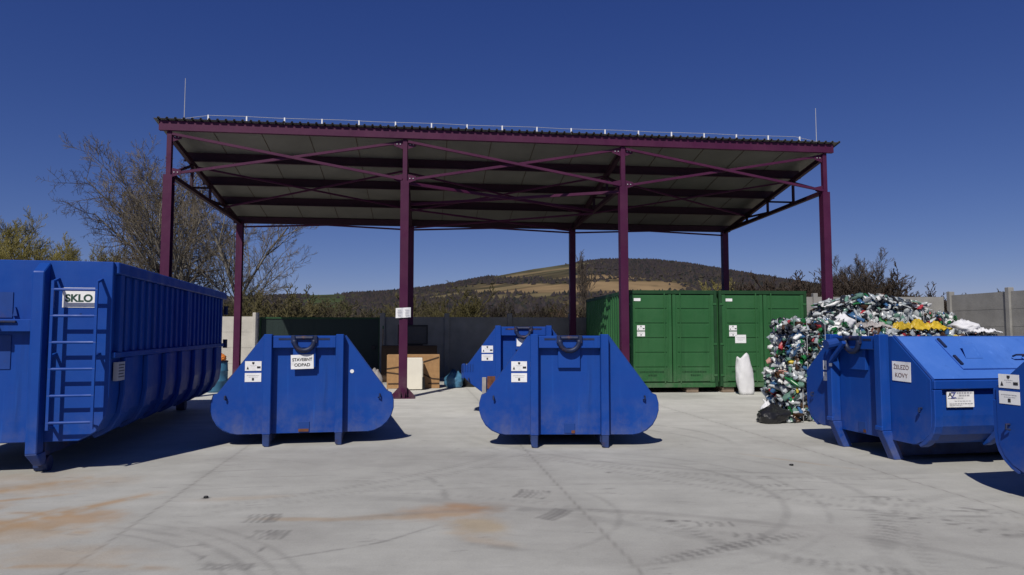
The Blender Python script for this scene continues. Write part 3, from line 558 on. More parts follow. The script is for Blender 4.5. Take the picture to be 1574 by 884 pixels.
# ------------------------------------------------------------------ open steel canopy
sh = thing('steel_canopy', (-8.12, 15.96, 0), 7, 'open purple steel canopy with sloping corrugated roof over the yard', 'canopy')
CX = [0, 5.52, 11.04, 16.56]; DY = 6.2; ZL = 5.32
zr = lambda y: 6.56 - (6.56 - 5.36) * (y / DY)         # underside of the purlins' top line = sheet level
for x in CX:
    for y in (0, DY):
        top = ZL - .02 if y == 0 else 5.18
        mb = MB()       # H section: web and two flanges
        mb.box(x - .10, x + .10, y - .10, y - .088, 0.02, top).box(x - .10, x + .10, y + .088, y + .10, .02, top).box(x - .006, x + .006, y - .088, y + .088, .02, top)
        mb.box(x - .10, x - .094, y - .088, y + .088, .02, top)
        c = mb.build('column', M['purple'], sh)
        mb = MB().box(x - .19, x + .19, y - .19, y + .19, 0, .02)
        for s in (-1, 1):
            mb.prism([(x + s * .10, .02), (x + s * .28, .02), (x + s * .28, .07), (x + s * .10, .26)][::s], y - .006, y + .006)
            mb.prism([(x + s * .05 - .006, .02), (x + s * .05 + .006, .02), (x + s * .05 + .006, .16), (x + s * .05 - .006, .16)], y - .18, y - .1005)
        mb.box(x - .3, x + .3, y - .2, y + .2, 0, .012)
        mb.build('base_plate', M['purple'], c)
    c = MB().box(x - .055, x + .055, -.07, .05, ZL - .02, 6.34).build('upper_post', M['purple'], sh, bevel=.004)
    # truss: chords and web as one welded frame
    ch = MB(); ch.bar((x, .05, ZL), (x, DY - .1, 5.16), .10, .10); ch.bar((x, .02, zr(0) - .32), (x, DY, zr(DY) - .24), .10, .12)
    nodes = [1.55, 3.05, 4.45, 5.4]; prev = .08; zlo = lambda y: ZL - (ZL - 5.16) * y / DY; zhi = lambda y: zr(y) - .32 + .08 * y / DY
    for yy in nodes:
        ch.bar((x, yy, zlo(yy) + .05), (x, yy, zhi(yy) - .06), .06, .06); ch.bar((x, prev, zlo(prev) + .05), (x, yy - .02, zhi(yy) - .06), .055, .055); prev = yy
    ch.build('roof_truss', M['purlin'], sh)
# front fascia channel, purlins, rear beam
mb = MB(); mb.box(-.22, 16.78, -.13, -.118, 6.35, 6.575).box(-.22, 16.78, -.118, -.03, 6.563, 6.575).box(-.22, 16.78, -.118, -.03, 6.35, 6.362); mb.build('fascia_beam', M['purple'], sh)
for y in (1.55, 3.05, 4.5):
    z = zr(y) - .01
    MB().box(-.2, 16.76, y - .006, y + .006, z - .24, z).box(-.2, 16.76, y + .006, y + .08, z - .012, z).box(-.2, 16.76, y - .08, y - .006, z - .24, z - .228).build('purlin', M['purlin'], sh)
MB().box(-.2, 16.76, DY - .07, DY + .07, 5.14, 5.345).build('rear_beam', M['purlin'], sh, bevel=.004)
def brace(p, q, w=.06): MB().bar(p, q, w, w).build('cross_brace', M['purple'], sh)
for i in range(3):
    a, b = CX[i] + .07, CX[i + 1] - .07
    brace((a, -.06, 6.28), (b, -.06, ZL + .02)); brace((a, .01, ZL + .02), (b, .01, 6.28))
    for (gx_, gz, sx) in ((a, 6.22, 1), (a, ZL + .05, 1), (b, 6.22, -1), (b, ZL + .05, -1)):      # bolted gussets at the brace ends
        gp = MB().prism([(gx_ - sx * .015, gz - .12), (gx_ + sx * .20, gz - .04), (gx_ + sx * .20, gz + .06), (gx_ - sx * .015, gz + .11)][::sx], -.028, -.020).build('gusset_plate', M['purple'], sh)
        for bx in (.05, .13): MB().tube([(gx_ + sx * bx, -.045, gz), (gx_ + sx * bx, -.028, gz)], .014, 6).build('bolt', M['galv'], gp)
    # wind bracing under the sheet and along the back
    brace((a, 1.7, zr(1.7) - .33), (b, 4.4, zr(4.4) - .30), .045); brace((a, 4.4, zr(4.4) - .36), (b, 1.7, zr(1.7) - .27), .045)
    m = (a + b) / 2
    brace((a, DY, 5.02), (m, DY, 5.13), .05); brace((m, DY, 5.13), (b, DY, 5.02), .05)
a, b = CX[1] + .07, CX[2] - .07; m = (a + b) / 2
brace((a, .06, ZL - .05), (b, 2.9, ZL - .12), .07); brace((a, 2.9, ZL - .05), (b, .06, ZL - .13), .07)
brace((a, 2.9, ZL - .2), (b, 5.9, ZL - .28), .05); brace((a, 5.9, ZL - .28), (b, 2.9, ZL - .2), .05)
def roof_sheet():
    per = .19; pr = []; x = -.32
    while x < 16.86: pr += [(x, 0), (x + .085, 0), (x + .095, .035), (x + .135, .035), (x + .145, 0)]; x += per
    y0, y1 = -.22, DY + .28; V = []; F = []
    for (x, h) in pr: V.append((x, y0, zr(y0) + h + .004)); V.append((x, y1, zr(y1) + h + .004))
    for (x, h) in pr: V.append((x, y0, zr(y0) + h + .006)); V.append((x, y1, zr(y1) + h + .006))
    n = len(pr)
    for i in range(n - 1): F.append((2 * i, 2 * i + 2, 2 * i + 3, 2 * i + 1)); o = 2 * n; F.append((o + 2 * i, o + 2 * i + 1, o + 2 * i + 3, o + 2 * i + 2)); F.append((2 * i, 2 * i + 2, o + 2 * i + 2, o + 2 * i)); F.append((2 * i + 1, 2 * i + 3, o + 2 * i + 3, o + 2 * i + 1))
    o = MB().add(V, F).build('roof_sheet', M['sheet'], sh)
    for k in range(15):
        a = -.28 + k * 1.14; V = [(a + i * 1.13, y, zr(y) + j) for j in (-.004, -.001) for y in (-.1, DY + .2) for i in (0, 1)]
        MB().add(V, [(0, 1, 3, 2), (4, 6, 7, 5), (0, 4, 5, 1), (2, 3, 7, 6), (0, 2, 6, 4), (1, 5, 7, 3)]).build('roof_lining', M['sheet'], o)
    mb = MB()        # closed sheet laps seen as darker lines on the underside
    for k in range(1, 15): mb.bar((k * 1.14 - .285, .0, zr(0) - .006), (k * 1.14 - .285, DY, zr(DY) - .006), .016, .012)
    mb.build('sheet_lap', M['strap'], o)
roof_sheet()
zf = zr(-.1) + .05
wire = MB().tube([(.1, -.05, zf + .0)] + [(.9 + k * .78, -.10, zf + .115 + .008 * math.sin(k * 2.1)) for k in range(20)] + [(16.5, -.05, zf + .0)], .006, 5).build('lightning_wire', M['galv'], sh)
for k in range(1, 19): MB().box(k * .88 - .015, k * .88 + .015, -.12, -.09, zf - .03, zf + .125).build('wire_holder', M['white'], wire)
for x, zt in ((.30, 7.66), (16.38, 7.58)):
    r = MB().tube([(x, .0, zf - .06), (x, .0, zt)], [.010, .006], 6).build('lightning_rod', M['galv'], sh); MB().box(x - .05, x + .05, -.05, .05, zf - .05, zf + .02).build('rod_foot', M['galv'], r)

def paper(name, loc, rz, label, cat, w_, h_, fold, lines):
    t = thing(name, loc, rz, label, cat)
    n = 10; V = []; F = []
    for j in (0, 1):
        for i in range(n + 1): u = i / n; V.append(((u - .5) * w_, -.004 - fold * abs(math.sin(u * math.pi * 2)) - (.012 if j else 0) * u, (j - .5) * h_ + .02 * (u - .5)))
    for j in (0, 1):
        for i in range(n + 1): p = V[j * (n + 1) + i]; V.append((p[0], p[1] + .003, p[2]))
    for i in range(n): F += [(i, i + 1, n + 2 + i, n + 1 + i)]
    o = 2 * (n + 1); F += [tuple(o + q for q in f[::-1]) for f in F[:n]]
    MB().add(V, F).build('sheet', M['white'], t)
    rd = random.Random(5)
    for k in range(lines):
        z = h_ * .3 - k * h_ * .6 / max(1, lines - 1)
        for q in (-1, 1): MB().box(q * w_ * .25 - w_ * .16 * rd.uniform(.6, 1), q * w_ * .25 + w_ * .16 * rd.uniform(.6, 1), -.026 - fold, -.024 - fold, z - .004, z + .004).build('print_line', M['inkgrey'], t)
    return t
paper('paper_notice', (-2.63, 16.63 - .115, 2.06), 7, 'white two-sheet paper notice fixed round the second front purple column', 'notice', .36, .24, .02, 5)

# ------------------------------------------------------------------ blue hook-lift skips with sloping flanks
def profile(kind):
    """right half outline from top to bottom (x, z)"""
    if kind == 'bulged':
        pts = [(.555, 1.545), (1.12, .735)]; c = (.83, .55); 
        for a in (24, 8, -8, -24, -40, -56, -72, -86): pts.append((c[0] + .385 * math.cos(R(a)), c[1] + .385 * math.sin(R(a))))
        return [(x * (1.035 if z < 1.2 else 1.01), z) for x, z in pts]
    if kind == 'square':
        pts = [(.60, 1.545), (1.2, 1.04), (1.2, .62)]
        for a in (-15, -35, -55, -75, -90): pts.append((.85 + .35 * math.cos(R(a)), .58 + .33 * math.sin(R(a))))
        return pts
    pts = [(.52, 1.70), (1.06, .98), (1.15, .93), (1.15, .72), (1.02, .60), (.70, .36)]
    return pts
def outline(pts, inset=0.0):
    r = [(x - inset, z) for x, z in pts]; return [(-x, z) for x, z in reversed(r)][::-1][::-1] and ([(x, z) for x, z in r][::-1] + [(-x, z) for x, z in r])
def make_skip(loc, rz, kind, L, label, group, sign=None, lx=-.81, dl=0.0):
    t = thing('skip_container', loc, rz, label, 'skip', group); pts = profile(kind); zt = pts[0][1]; zb = pts[-1][1]
    out = outline(pts)
    if kind == 'square': body = MB().prism([(x * .985, z - (.012 if z > 1 else 0)) for x, z in out], .012, L - .012).build('body', M['blue'], t, bevel=.012)
    else:      # hopper drawn in towards the rear
        f = [(x * .95, z - .015 + .04 * (z < .5)) for x, z in out]; k = len(f); V = [(x, .012, z) for x, z in f] + [(x * .78, L, .35 + (z - .35) * .93) for x, z in f]
        body = MB().add(V, [(i, k + i, k + (i + 1) % k, (i + 1) % k) for i in range(k)] + [tuple(range(k)), tuple(range(2 * k - 1, k - 1, -1))]).build('body', M['blue'], t, bevel=.012)
    for y0 in ((0, L - .012) if kind == 'square' else (0,)):
        e = MB().prism(out, y0, y0 + .012).build('end_plate', M['blue'], t, bevel=.003)
    # bent rim along the end plate
    for s in (-1, 1):
        P = [(s * x, .03, z) for x, z in pts]; V = []; F = []
        for (x, y, z), h in zip(P, pts):
            for dy in (-.0175, .018):
                for g in (0, .010): V.append((x + s * g * (.8 if h[1] > .2 else 0), y + dy, z + g * (1 if h[1] > .7 else (-1 if h[1] < .35 else 0))))
        for i in range(len(P) - 1):
            a = 4 * i; F += [(a, a + 4, a + 5, a + 1), (a + 2, a + 3, a + 7, a + 6), (a + 1, a + 5, a + 7, a + 3), (a, a + 2, a + 6, a + 4)]
        F += [(0, 1, 3, 2), (a + 4, a + 6, a + 7, a + 5)]
        MB().add(V, F).build('rim', M['blue_dark'], t)
    for s in (-1, 1):
        x = s * .49
        r = MB().box(x - .055, x + .055, -.135, -.002, .17 if kind != 'square' else .36, zt + .02).build('guide_rail', M['blue'], t, bevel=.008)
        if kind == 'square':     # flared skid foot
            mb = MB().add([(x - .06, -.14, .36), (x + .06, -.14, .36), (x + .06, .0, .36), (x - .06, .0, .36), (x - .06, .02, .0), (x + .06, .02, .0), (x + .06, .16, .0), (x - .06, .16, .0)],
                          [(0, 1, 2, 3), (7, 6, 5, 4), (4, 5, 1, 0), (5, 6, 2, 1), (6, 7, 3, 2), (7, 4, 0, 3)])
            mb.build('skid_foot', M['blue'], r, bevel=.008); MB().box(x - .068, x + .068, -.148, -.12, .36, .42).build('rail_collar', M['blue'], r, bevel=.01)
        else:
            MB().prism([(x - .05, .17), (x - .045, .02), (x + .0, .0), (x + .045, .0), (x + .05, .17)], -.13, -.02).build('skid_foot', M['foot'], r, bevel=.008)
        MB().box(x - .05, x + .05, .02, L - .02, .05, zb + .01).build('skid_beam', M['foot'], t, bevel=.006)
        MB().tube([(x - .055, L - .25, .09), (x + .055, L - .25, .09)], .09, 14).build('rear_roller', M['foot'], t)
    zbm = zt
    hb = MB().box(-.434, .434, -.10, -.004, zbm - .175, zbm - .005).build('head_beam', M['blue'], t, bevel=.008)
    for s in (-1, 1): MB().box(s * .27 - .08, s * .27 + .08, -.104, -.1005, zbm - .062, zbm - .035).build('beam_slot', M['hook'], hb)
    MB().box(-.155, .155, -.085 if sign else -.05, -.002, zbm - .45, zbm - .175).build('hook_plate', M['blue'], t, bevel=.004)
    mb = MB().tube([(.135 * math.cos(R(a)), -.118, zbm - .075 + .135 * math.sin(R(a))) for a in range(172, 369, 14)], .036, 10)
    hk = mb.build('hook_bar', M['hook'], t, smooth=True)
    for s in (-1, 1): MB().box(s * .15 - .03, s * .15 + .03, -.14, -.1015, zbm - .11, zbm + .004).build('hook_cheek', M['hook'], hk, bevel=.01)
    MB().tube([(-.115, -.115, zbm - .03), (.115, -.115, zbm - .03)], .03, 10).build('worn_bar', M['hook'], hk)
    MB().box(-.07, .08, -.012, -.001, zb + .02, zb + .16).build('lock_plate', M['blue_dark'], t, bevel=.004)
    MB().box(-.02 + (-.05 if sign else .05), .05 + (.02 if sign else .03), -.016, -.0125, zb + .02, zb + .06).build('rust_patch', M['rust'], t)
    for s in (-1, 1):
        mb = MB().tube([(s * 1.06, -.005, .70), (s * 1.06, -.045, .70), (s * 1.06, -.05, .66), (s * 1.04, -.02, .65)], .012, 6); mb.build('net_hook', M['hook'], t)
    waste_labels(t, lx, 1.185 if kind != 'raised' else 1.33, -.001)
    # flanks: lids on the slopes, ribs and lip below
    n = max(1, int(L // 1.6))
    (x0, z0), (x1, z1) = pts[0], pts[1]; ln = math.hypot(x1 - x0, z1 - z0); ux, uz = (x1 - x0) / ln, (z1 - z0) / ln; nx, nz = -uz, ux; nx, nz = (abs(nx), abs(nz))
    for s in (-1, 1):
        for k in range(n if kind == 'square' else 0):
            ya = .55 + k * (L - .9) / n; yb = ya + (L - .9) / n - .18
            a0, a1 = ln * .10, ln * .80
            V = []
            for yy in (ya, yb):
                for aa in (a0, a1):
                    for h in (.0, .028): V.append((s * (x0 + ux * aa + nx * h), yy, z0 + uz * aa + nz * h))
            lid = MB().add(V, [(0, 2, 3, 1), (4, 5, 7, 6), (0, 1, 5, 4), (2, 6, 7, 3), (1, 3, 7, 5), (0, 4, 6, 2)]).build('lid', M['blue_sunlit'], t, bevel=.006)
            for yy in (ya + .02, yb - .02):
                for aa in (ln * .12, ln * .52):
                    p = Vector((s * (x0 + ux * aa + nx * .035), yy, z0 + uz * aa + nz * .035)); q = Vector((s * (x0 + ux * (aa + .16) + nx * .035), yy, z0 + uz * (aa + .16) + nz * .035)); MB().bar(p, q, .03, .03).build('hinge', M['hook'], lid)
            c = Vector((s * (x0 + ux * ln * .38 + nx * .06), ya + .28, z0 + uz * ln * .38 + nz * .06)); MB().add([c + Vector(v) for v in ((-.0, -.09, .05), (0, .09, .05), (s * .1, .12, -.12), (s * .1, -.12, -.12), (s * -.02, 0, -.06))], [(0, 1, 2, 3), (0, 4, 1), (1, 4, 2), (2, 4, 3), (3, 4, 0)]).build('vent_cowl', M['blue_sunlit'], lid)
            q = [c + Vector((s * .12, .52, -.10)), c + Vector((s * .17, .52, -.08)), c + Vector((s * .17, .66, -.08)), c + Vector((s * .12, .66, -.10))]; MB().tube(q, .012, 6).build('handle', M['hook'], lid)
    if kind == 'square':
        for s in (-1, 1):
            V = [(s * (x0 + ux * aa + nx * h), yy, z0 + uz * aa + nz * h) for yy in (.02, L - .02) for aa in (.02, ln - .01) for h in (-.004, .006)]
            MB().add(V, [(0, 2, 3, 1), (4, 5, 7, 6), (0, 1, 5, 4), (2, 6, 7, 3), (1, 3, 7, 5), (0, 4, 6, 2)]).build('sunlit_slope_overlay', M['blue_sunlit'], t)  # added overlay that carries the painted-in brightness of the slope
            MB().box(s * 1.2 - .05, s * 1.2 + .05, .012, L - .012, .93, 1.035).build('side_lip', M['blue'], t, bevel=.01)
            k = 0; yy = .06
            while yy < L - .1:
                V = [(1.2, .925), (1.248, .925), (1.248, .62)] + [(.85 + .398 * math.cos(R(q)), .58 + .378 * math.sin(R(q))) for q in (-12, -25, -40, -55, -68)] + [(.97, .26), (.85 + .34 * math.cos(R(-55)), .58 + .32 * math.sin(R(-55))), (.85 + .34 * math.cos(R(-30)), .58 + .32 * math.sin(R(-30))), (1.19, .6)]
                MB().prism([(s * a, b) for a, b in V], yy - .055, yy + .055).build('rib', M['blue'], t, bevel=.008); yy += .86
    if sign == 'rubble':
        p = plate(t, -.15, .16, 1.075, 1.275, -.0855, M['white'], 'sign'); p.rotation_euler = (0, R(-1.5), 0)
        lettering('STAVEBNÝ', .062, M['ink'], 'sign_letters', p, (.005, -.0905, 1.205), bold=.0015, sx=.92); lettering('ODPAD', .062, M['ink'], 'sign_letters', p, (.005, -.0905, 1.13), bold=.0015)
    return t
skg = 'blue hook-lift skips standing in the yard'
s1 = make_skip((-2.965, 9.82, 0), 10.5, 'bulged', 3.4, 'blue sloping-sided skip with white building rubble sign under its hook', skg, 'rubble')
MB().tube([(.66, -.002, 1.03), (.66, -.006, 1.03)], .028, 12).build('white_sticker', M['white'], s1)
s2 = make_skip((.80, 9.66, 0), .5, 'bulged', 3.4, 'blue sloping-sided skip without a name sign, alone right of centre on the open concrete', skg)
s3 = make_skip((.22, 13.35, 0), 1.0, 'raised', 3.2, 'blue skip half hidden behind the other one right of centre, with ribbed left flank', skg)
mb = MB()
for k in range(5): mb.box(-1.20 + .0, -1.152, .02 + k * .12, .06 + k * .12, .70, .96); mb.box(-1.19 + k * .05, -1.18 + k * .05, -.02, -.001, .84, .98)
mb.build('fin', M['blue_dark'], s3)
MB().box(-.80, -.72, -.05, -.003, .02, .72).build('leg', M['greyfoil'], s3, bevel=.005); MB().box(-.70, -.50, -.06, -.003, .50, .74).build('rust_plate', M['rust'], s3, bevel=.006)
plate(s3, -.13, .06, 1.32, 1.47, -.0505, M['white'], 'sign')
s4 = make_skip((4.67, 9.19, 0), -80.2, 'square', 4.4, 'blue skip at right with an iron and metals sign and lids on its slope', skg)
p = plate(s4, .575, .885, 1.005, 1.245, -.004, M['white'], 'sign'); p.rotation_euler = (0, R(1.0), 0)
lettering('ŽELEZO', .076, M['inkred'], 'sign_letters', p, (.73, -.0095, 1.175), sx=.95); lettering('KOVY', .076, M['inkred'], 'sign_letters', p, (.73, -.0095, 1.075), sx=1.05)
# company plate on the flank
p = MB().box(1.204, 1.214, .20, .56, .72, .905).build('company_plate', M['white'], s4)
lettering('A', .07, M['ink'], 'plate_letters', p, (1.2155, .24, .865), (R(90), 0, R(90)), .002); lettering('Z', .10, M['inkblue'], 'plate_letters', p, (1.2155, .285, .855), (R(90), 0, R(90)), .003)
mb = MB(); rd = random.Random(3)
for z, a, b, h in ((.885, .33, .54, .010), (.855, .36, .50, .010), (.825, .31, .42, .006), (.79, .30, .52, .004), (.76, .23, .54, .006), (.742, .23, .40, .004)):
    y = a
    while y < b: l = rd.uniform(.015, .04); mb.box(1.2142, 1.2152, y, min(y + l, b), z - h, z + h); y += l + .008
mb.build('print_line', M['inkgrey'], p)
MB().box(1.2142, 1.2156, .21, .30, .818, .824).build('underline', M['ink'], p)
s5 = make_skip((5.06, 5.68, 0), -78.5, 'square', 4.4, 'nearest blue skip, cut off by the right edge of the photo', skg, lx=-1.16)
# folding arm across the scrap skip's end
MB().bar((-.43, -.16, 1.18), (-.05, -.20, 1.46), .05, .05).build('arm', M['blue'], s4, bevel=.006); MB().tube([(-.30, -.14, 1.45), (-.30, -.30, 1.42)], .07, 12).build('arm_socket', M['blue_dark'], s4)
MB().box(-.475, -.415, -.142, -.136, 1.12, 1.2).build('white_sticker', M['white'], s4)

# ------------------------------------------------------------------ big glass container at the left
def make_big():
    t = thing('roll_off_container', (-5.87, 7.72, 0), 12.5, 'large high blue roll-off container for glass with a ladder on its front', 'container'); Lc = 6.7; hw = 1.22; zt = 2.42; zl = 1.34
    low = [(hw, .85), (hw - .03, .62), (hw - .12, .45), (hw - .30, .35)]
    prof = [(hw, zt)] + low; out = [(x, z) for x, z in prof][::-1] + [(-x, z) for x, z in prof]
    fr = MB().prism(out, 0, .05).build('front_wall', M['blue'], t, bevel=.008)
    MB().prism([(x * .985, z + (.0 if z < 2 else -.06)) for x, z in out], .05, Lc - .03).build('hull', M['blue'], t, bevel=.01)
    for s in (-1, 1):
        MB().box(s * hw - .06, s * hw + .05, .0505, Lc, zt - .14, zt).build('top_rim', M['blue'], t, bevel=.012)
        MB().box(s * hw - .03, s * hw + .035, .0505, Lc - .05, zl - .05, zl + .02).build('side_rail', M['blue'], t, bevel=.008)
        for k in range(22): MB().box(s * hw - .03, s * hw + (.013 if k % 11 else .04), .16 + k * .295, .16 + k * .295 + (.09 if k % 11 else .13), zl + .0205, zt - .1405).build('stiffener', M['blue'], t, bevel=.008)
        for k in range(7):
            y = .55 + k * .9; V = [(hw - .02, zl - .051), (hw + .045, zl - .051), (hw + .045, .84), (hw + .01, .60), (hw - .09, .42), (hw - .27, .318), (hw - .31, .36), (hw - .14, .47), (hw - .05, .64), (hw - .02, .85)]
            MB().prism([(s * p, q) for p, q in V], y - .15, y + .15).build('rib', M['blue'], t, bevel=.012)
        x = s * .51
        r = MB().add([(x - .06, -.17, .24), (x + .06, -.17, .24), (x + .06, -.002, .24), (x - .06, -.002, .24), (x - .06, -.17, 2.28), (x + .06, -.17, 2.28), (x + .06, -.002, 2.40), (x - .06, -.002, 2.40)],
                     [(3, 2, 1, 0), (4, 5, 6, 7), (0, 1, 5, 4), (1, 2, 6, 5), (2, 3, 7, 6), (3, 0, 4, 7)]).build('guide_rail', M['blue'], t, bevel=.01)
        MB().add([(x - .065, -.172, .24), (x + .065, -.172, .24), (x + .065, .05, .24), (x - .065, .05, .24), (x - .03, -.02, .09), (x + .05, -.02, .09), (x + .05, .12, .09), (x - .03, .12, .09)], [(0, 1, 2, 3), (7, 6, 5, 4), (4, 5, 1, 0), (5, 6, 2, 1), (6, 7, 3, 2), (7, 4, 0, 3)]).build('skid_foot', M['blue'], r, bevel=.008)
        MB().tube([(x - .07, .16, .09), (x + .07, .16, .09)], .09, 14).build('front_roller', M['foot'], t)
        MB().box(x - .055, x + .055, .05, Lc - .02, .19, .36).build('skid_beam', M['foot'], t); MB().tube([(x - .08, Lc - .3, .11), (x + .08, Lc - .3, .11)], .11, 14).build('rear_roller', M['foot'], t)
    for z in (1.35, 2.05): MB().tube([(hw + .045, Lc - .03, z - .09), (hw + .045, Lc - .03, z + .09)], .045, 8).build('door_hinge', M['hook'], t)
    # hook beam with fittings between the rails
    hb = MB().box(-.449, .449, -.13, -.002, 1.60, 1.74).build('head_beam', M['blue'], t, bevel=.008)
    MB().box(-.05, .30, -.16, -.13, 1.70, 1.725).box(-.05, .12, -.21, -.131, 1.61, 1.69).build('hook_bar', M['hook'], t, bevel=.006)
    plate(t, -.2, .2, 1.76, 2.05, -.001, M['blue_dark'], 'cover_plate', .010); plate(t, -.2, .2, 1.18, 1.56, -.001, M['blue_dark'], 'cover_plate', .010); plate(t, -.2, .08, .37, .55, -.001, M['blue_dark'], 'cover_plate', .010)
    MB().prism([(.21, 1.78), (.26, 1.78), (.235, 1.88)], -.03, -.001).build('lug', M['blue_dark'], t)
    # ladder
    ld = MB(); xa, xb = .655, 1.105
    for x in (xa, xb):
        ld.bar((x, -.15, .50), (x, -.15, 2.18), .028, .03)
        for z, dz in ((2.17, .04), (1.32, .03), (.54, -.03)): ld.bar((x, -.14, z), (x, -.002, z + dz), .026, .026)
    lad = ld.build('ladder', M['blue'], t)
    for k in range(6): MB().tube([(xa - .012, -.15, .58 + k * .30), (xb + .012, -.15, .58 + k * .30)], .0165, 8).build('rung', M['blue'], lad)
    p = plate(t, .70, 1.045, 1.88, 2.11, -.003, M['white'], 'sign'); lettering('SKLO', .118, M['inkgreen'], 'sign_letters', p, (.8725, -.0085, 1.985), bold=.0045, sx=1.0)
    s = MB().box(hw + .0, hw + .052, .12, .36, 1.02, 1.24).build('side_notice', M['inkgrey'], t)
    mb = MB()
    for k in range(5): mb.box(hw + .0525, hw + .0535, .14, .34 - .03 * (k % 2), 1.06 + k * .035, 1.072 + k * .035)
    mb.build('print_line', M['ink'], s)
    MB().tube([(.90, -.001, 1.80), (.90, -.02, 1.80)], .012, 6).build('bolt', M['hook'], t)
    return t
big = make_big()

# ------------------------------------------------------------------ green storage containers
def make_green(loc, rz, label):
    t = thing('storage_container', loc, rz, label, 'container', 'pair of green storage containers'); Wd, Hh, Lc, z0 = 2.44, 2.56, 5.5, .14
    zt = z0 + Hh
    # corrugated shell
    def corr(x, sgn):
        V = []; F = []; y = .12; pr = []
        while y < Lc - .15: pr += [(y, 0), (y + .09, 0), (y + .13, .04), (y + .22, .04)]; y += .27
        for (yy, d) in pr: V += [(x + sgn * (.0 - .045 + d), yy, z0 + .14), (x + sgn * (-.045 + d), yy, zt - .10)]
        for i in range(len(pr) - 1): F.append((2 * i, 2 * i + 2, 2 * i + 3, 2 * i + 1))
        n = len(V); V += [(v[0] - sgn * .003, v[1], v[2]) for v in V]; F += [tuple(n + q for q in f[::-1]) for f in F]
        return MB().add(V, F)
    corr(0, -1).build('side_wall', M['green'], t); corr(Wd, 1).build('side_wall', M['green'], t)
    MB().box(.06, Wd - .06, .1, Lc - .05, zt - .06, zt - .02).build('roof', M['green_dark'], t); MB().box(.06, Wd - .06, Lc - .06, Lc - .02, z0 + .1, zt - .06).build('back_wall', M['green'], t); MB().box(.06, Wd - .06, .1, Lc - .06, z0 + .06, z0 + .1).build('floor', M['timber'], t)
    mb = MB()
    for x in (0, Wd - .08):
        for y in (0, Lc - .08): mb.box(x, x + .08, y, y + .08, z0 + .02, zt - .001)
    for x in (0, Wd - .06): mb.box(x + .002, x + .058, .08, Lc - .08, zt - .10, zt - .002); mb.box(x + .002, x + .058, .08, Lc - .08, z0, z0 + .14)
    mb.build('corner_frame', M['green_dark'], t, bevel=.006)
    MB().box(.08, Wd - .08, .0, .08, zt - .10, zt - .003).build('door_header', M['green_dark'], t, bevel=.005); MB().box(.08, Wd - .08, -.01, .08, z0 + .0, z0 + .12).build('door_sill', M['green'], t, bevel=.005)
    for k in range(2):
        xa = .085 if k == 0 else Wd / 2 + .012; xb = Wd / 2 - .012 if k == 0 else Wd - .085; za, zb = z0 + .135, zt - .115
        d = MB(); n = 6; h = (zb - za) / n
        d.box(xa, xb, .03, .05, za, zb)
        for i in range(n): d.box(xa + .13, xb - .13, .014, .03, za + i * h + .02, za + (i + 1) * h - .02)
        d.box(xa, xa + .09, .006, .03, za, zb).box(xb - .09, xb, .006, .03, za, zb)
        door = d.build('door', M['green'], t, bevel=.007)
        xl = xb - .20 if k == 0 else xa + .20
        lb = MB().tube([(xl, -.012, za - .02), (xl, -.012, zb + .05)], .017, 8).build('lock_rod', M['green'], door)
        hx = xa - .02 if k == 0 else xb + .02
        for z in (za + .18, za + 1.0, zb - .25): MB().box(hx - .05, hx + .05, -.012, .006, z - .03, z + .03).build('hinge', M['green'], door, bevel=.004)
        if True:       # stencilled two-line marking low on the door, too blurred to read
            mb = MB(); rd = random.Random(int(xa * 100))
            for (z, a, b) in ((za + .27, .22, .80), (za + .18, .42, .64)):
                x = xa + a * (xb - xa)
                while x < xa + b * (xb - xa): l = rd.uniform(.02, .05); mb.box(x, x + l, .0118, .0135, z - rd.uniform(.02, .03), z + rd.uniform(.02, .03)); x += l + .012
            mb.build('stencil_mark', M['green_dark'], door)
    plate(t, .19, .37, zt - .29, zt - .215, .0115, M['white'], 'number_plate')
    waste_labels(t, .27, zt - .93, .0115, .21)
    return t
gx, gy = 3.02, 17.95; c5, s5_ = math.cos(R(5)), math.sin(R(5))
ga = make_green((gx, gy, 0), 5, 'left green container, its corrugated side wall showing, partly behind a purple column')
gb = copy_tree(ga, (gx + 2.50 * c5, gy + 2.50 * s5_, 0), 5, 'right green container with an extra white notice and a white sack before it')
nt_ = plate(gb, .43, .73, 1.30, 1.52, .0115, M['white'], 'notice'); sticker_marks(nt_, .43, 1.30, .30, .22, .0075, [(.68, .1, .9, .03), (.5, .15, .85, .03), (.35, .3, .7, .02)], [])
MB().box(.62, .95, -.004, .0115, .55, .58).build('door_catch', M['green_dark'], gb)
for i, (x, lb) in enumerate(((.12, 'timber block under the left corner of the left green container'), (1.75, 'timber block under the left green container beside its right edge'), (2.72, 'short timber block under the left edge of the right green container'), (4.75, 'timber block under the right corner of the right green container'))):
    tb = thing('timber_block', (gx + x * c5 - .02 * s5_, gy + x * s5_ + .02, 0), 5, lb, 'block', 'timber blocks carrying the green containers')
    MB().box(-.16, .16, 0, .7, 0, .068).build('lower_beam', M['timber'], tb, bevel=.01); MB().box(-.15, .17, .02, .66, .07, .138).build('upper_beam', M['timber'], tb, bevel=.01)

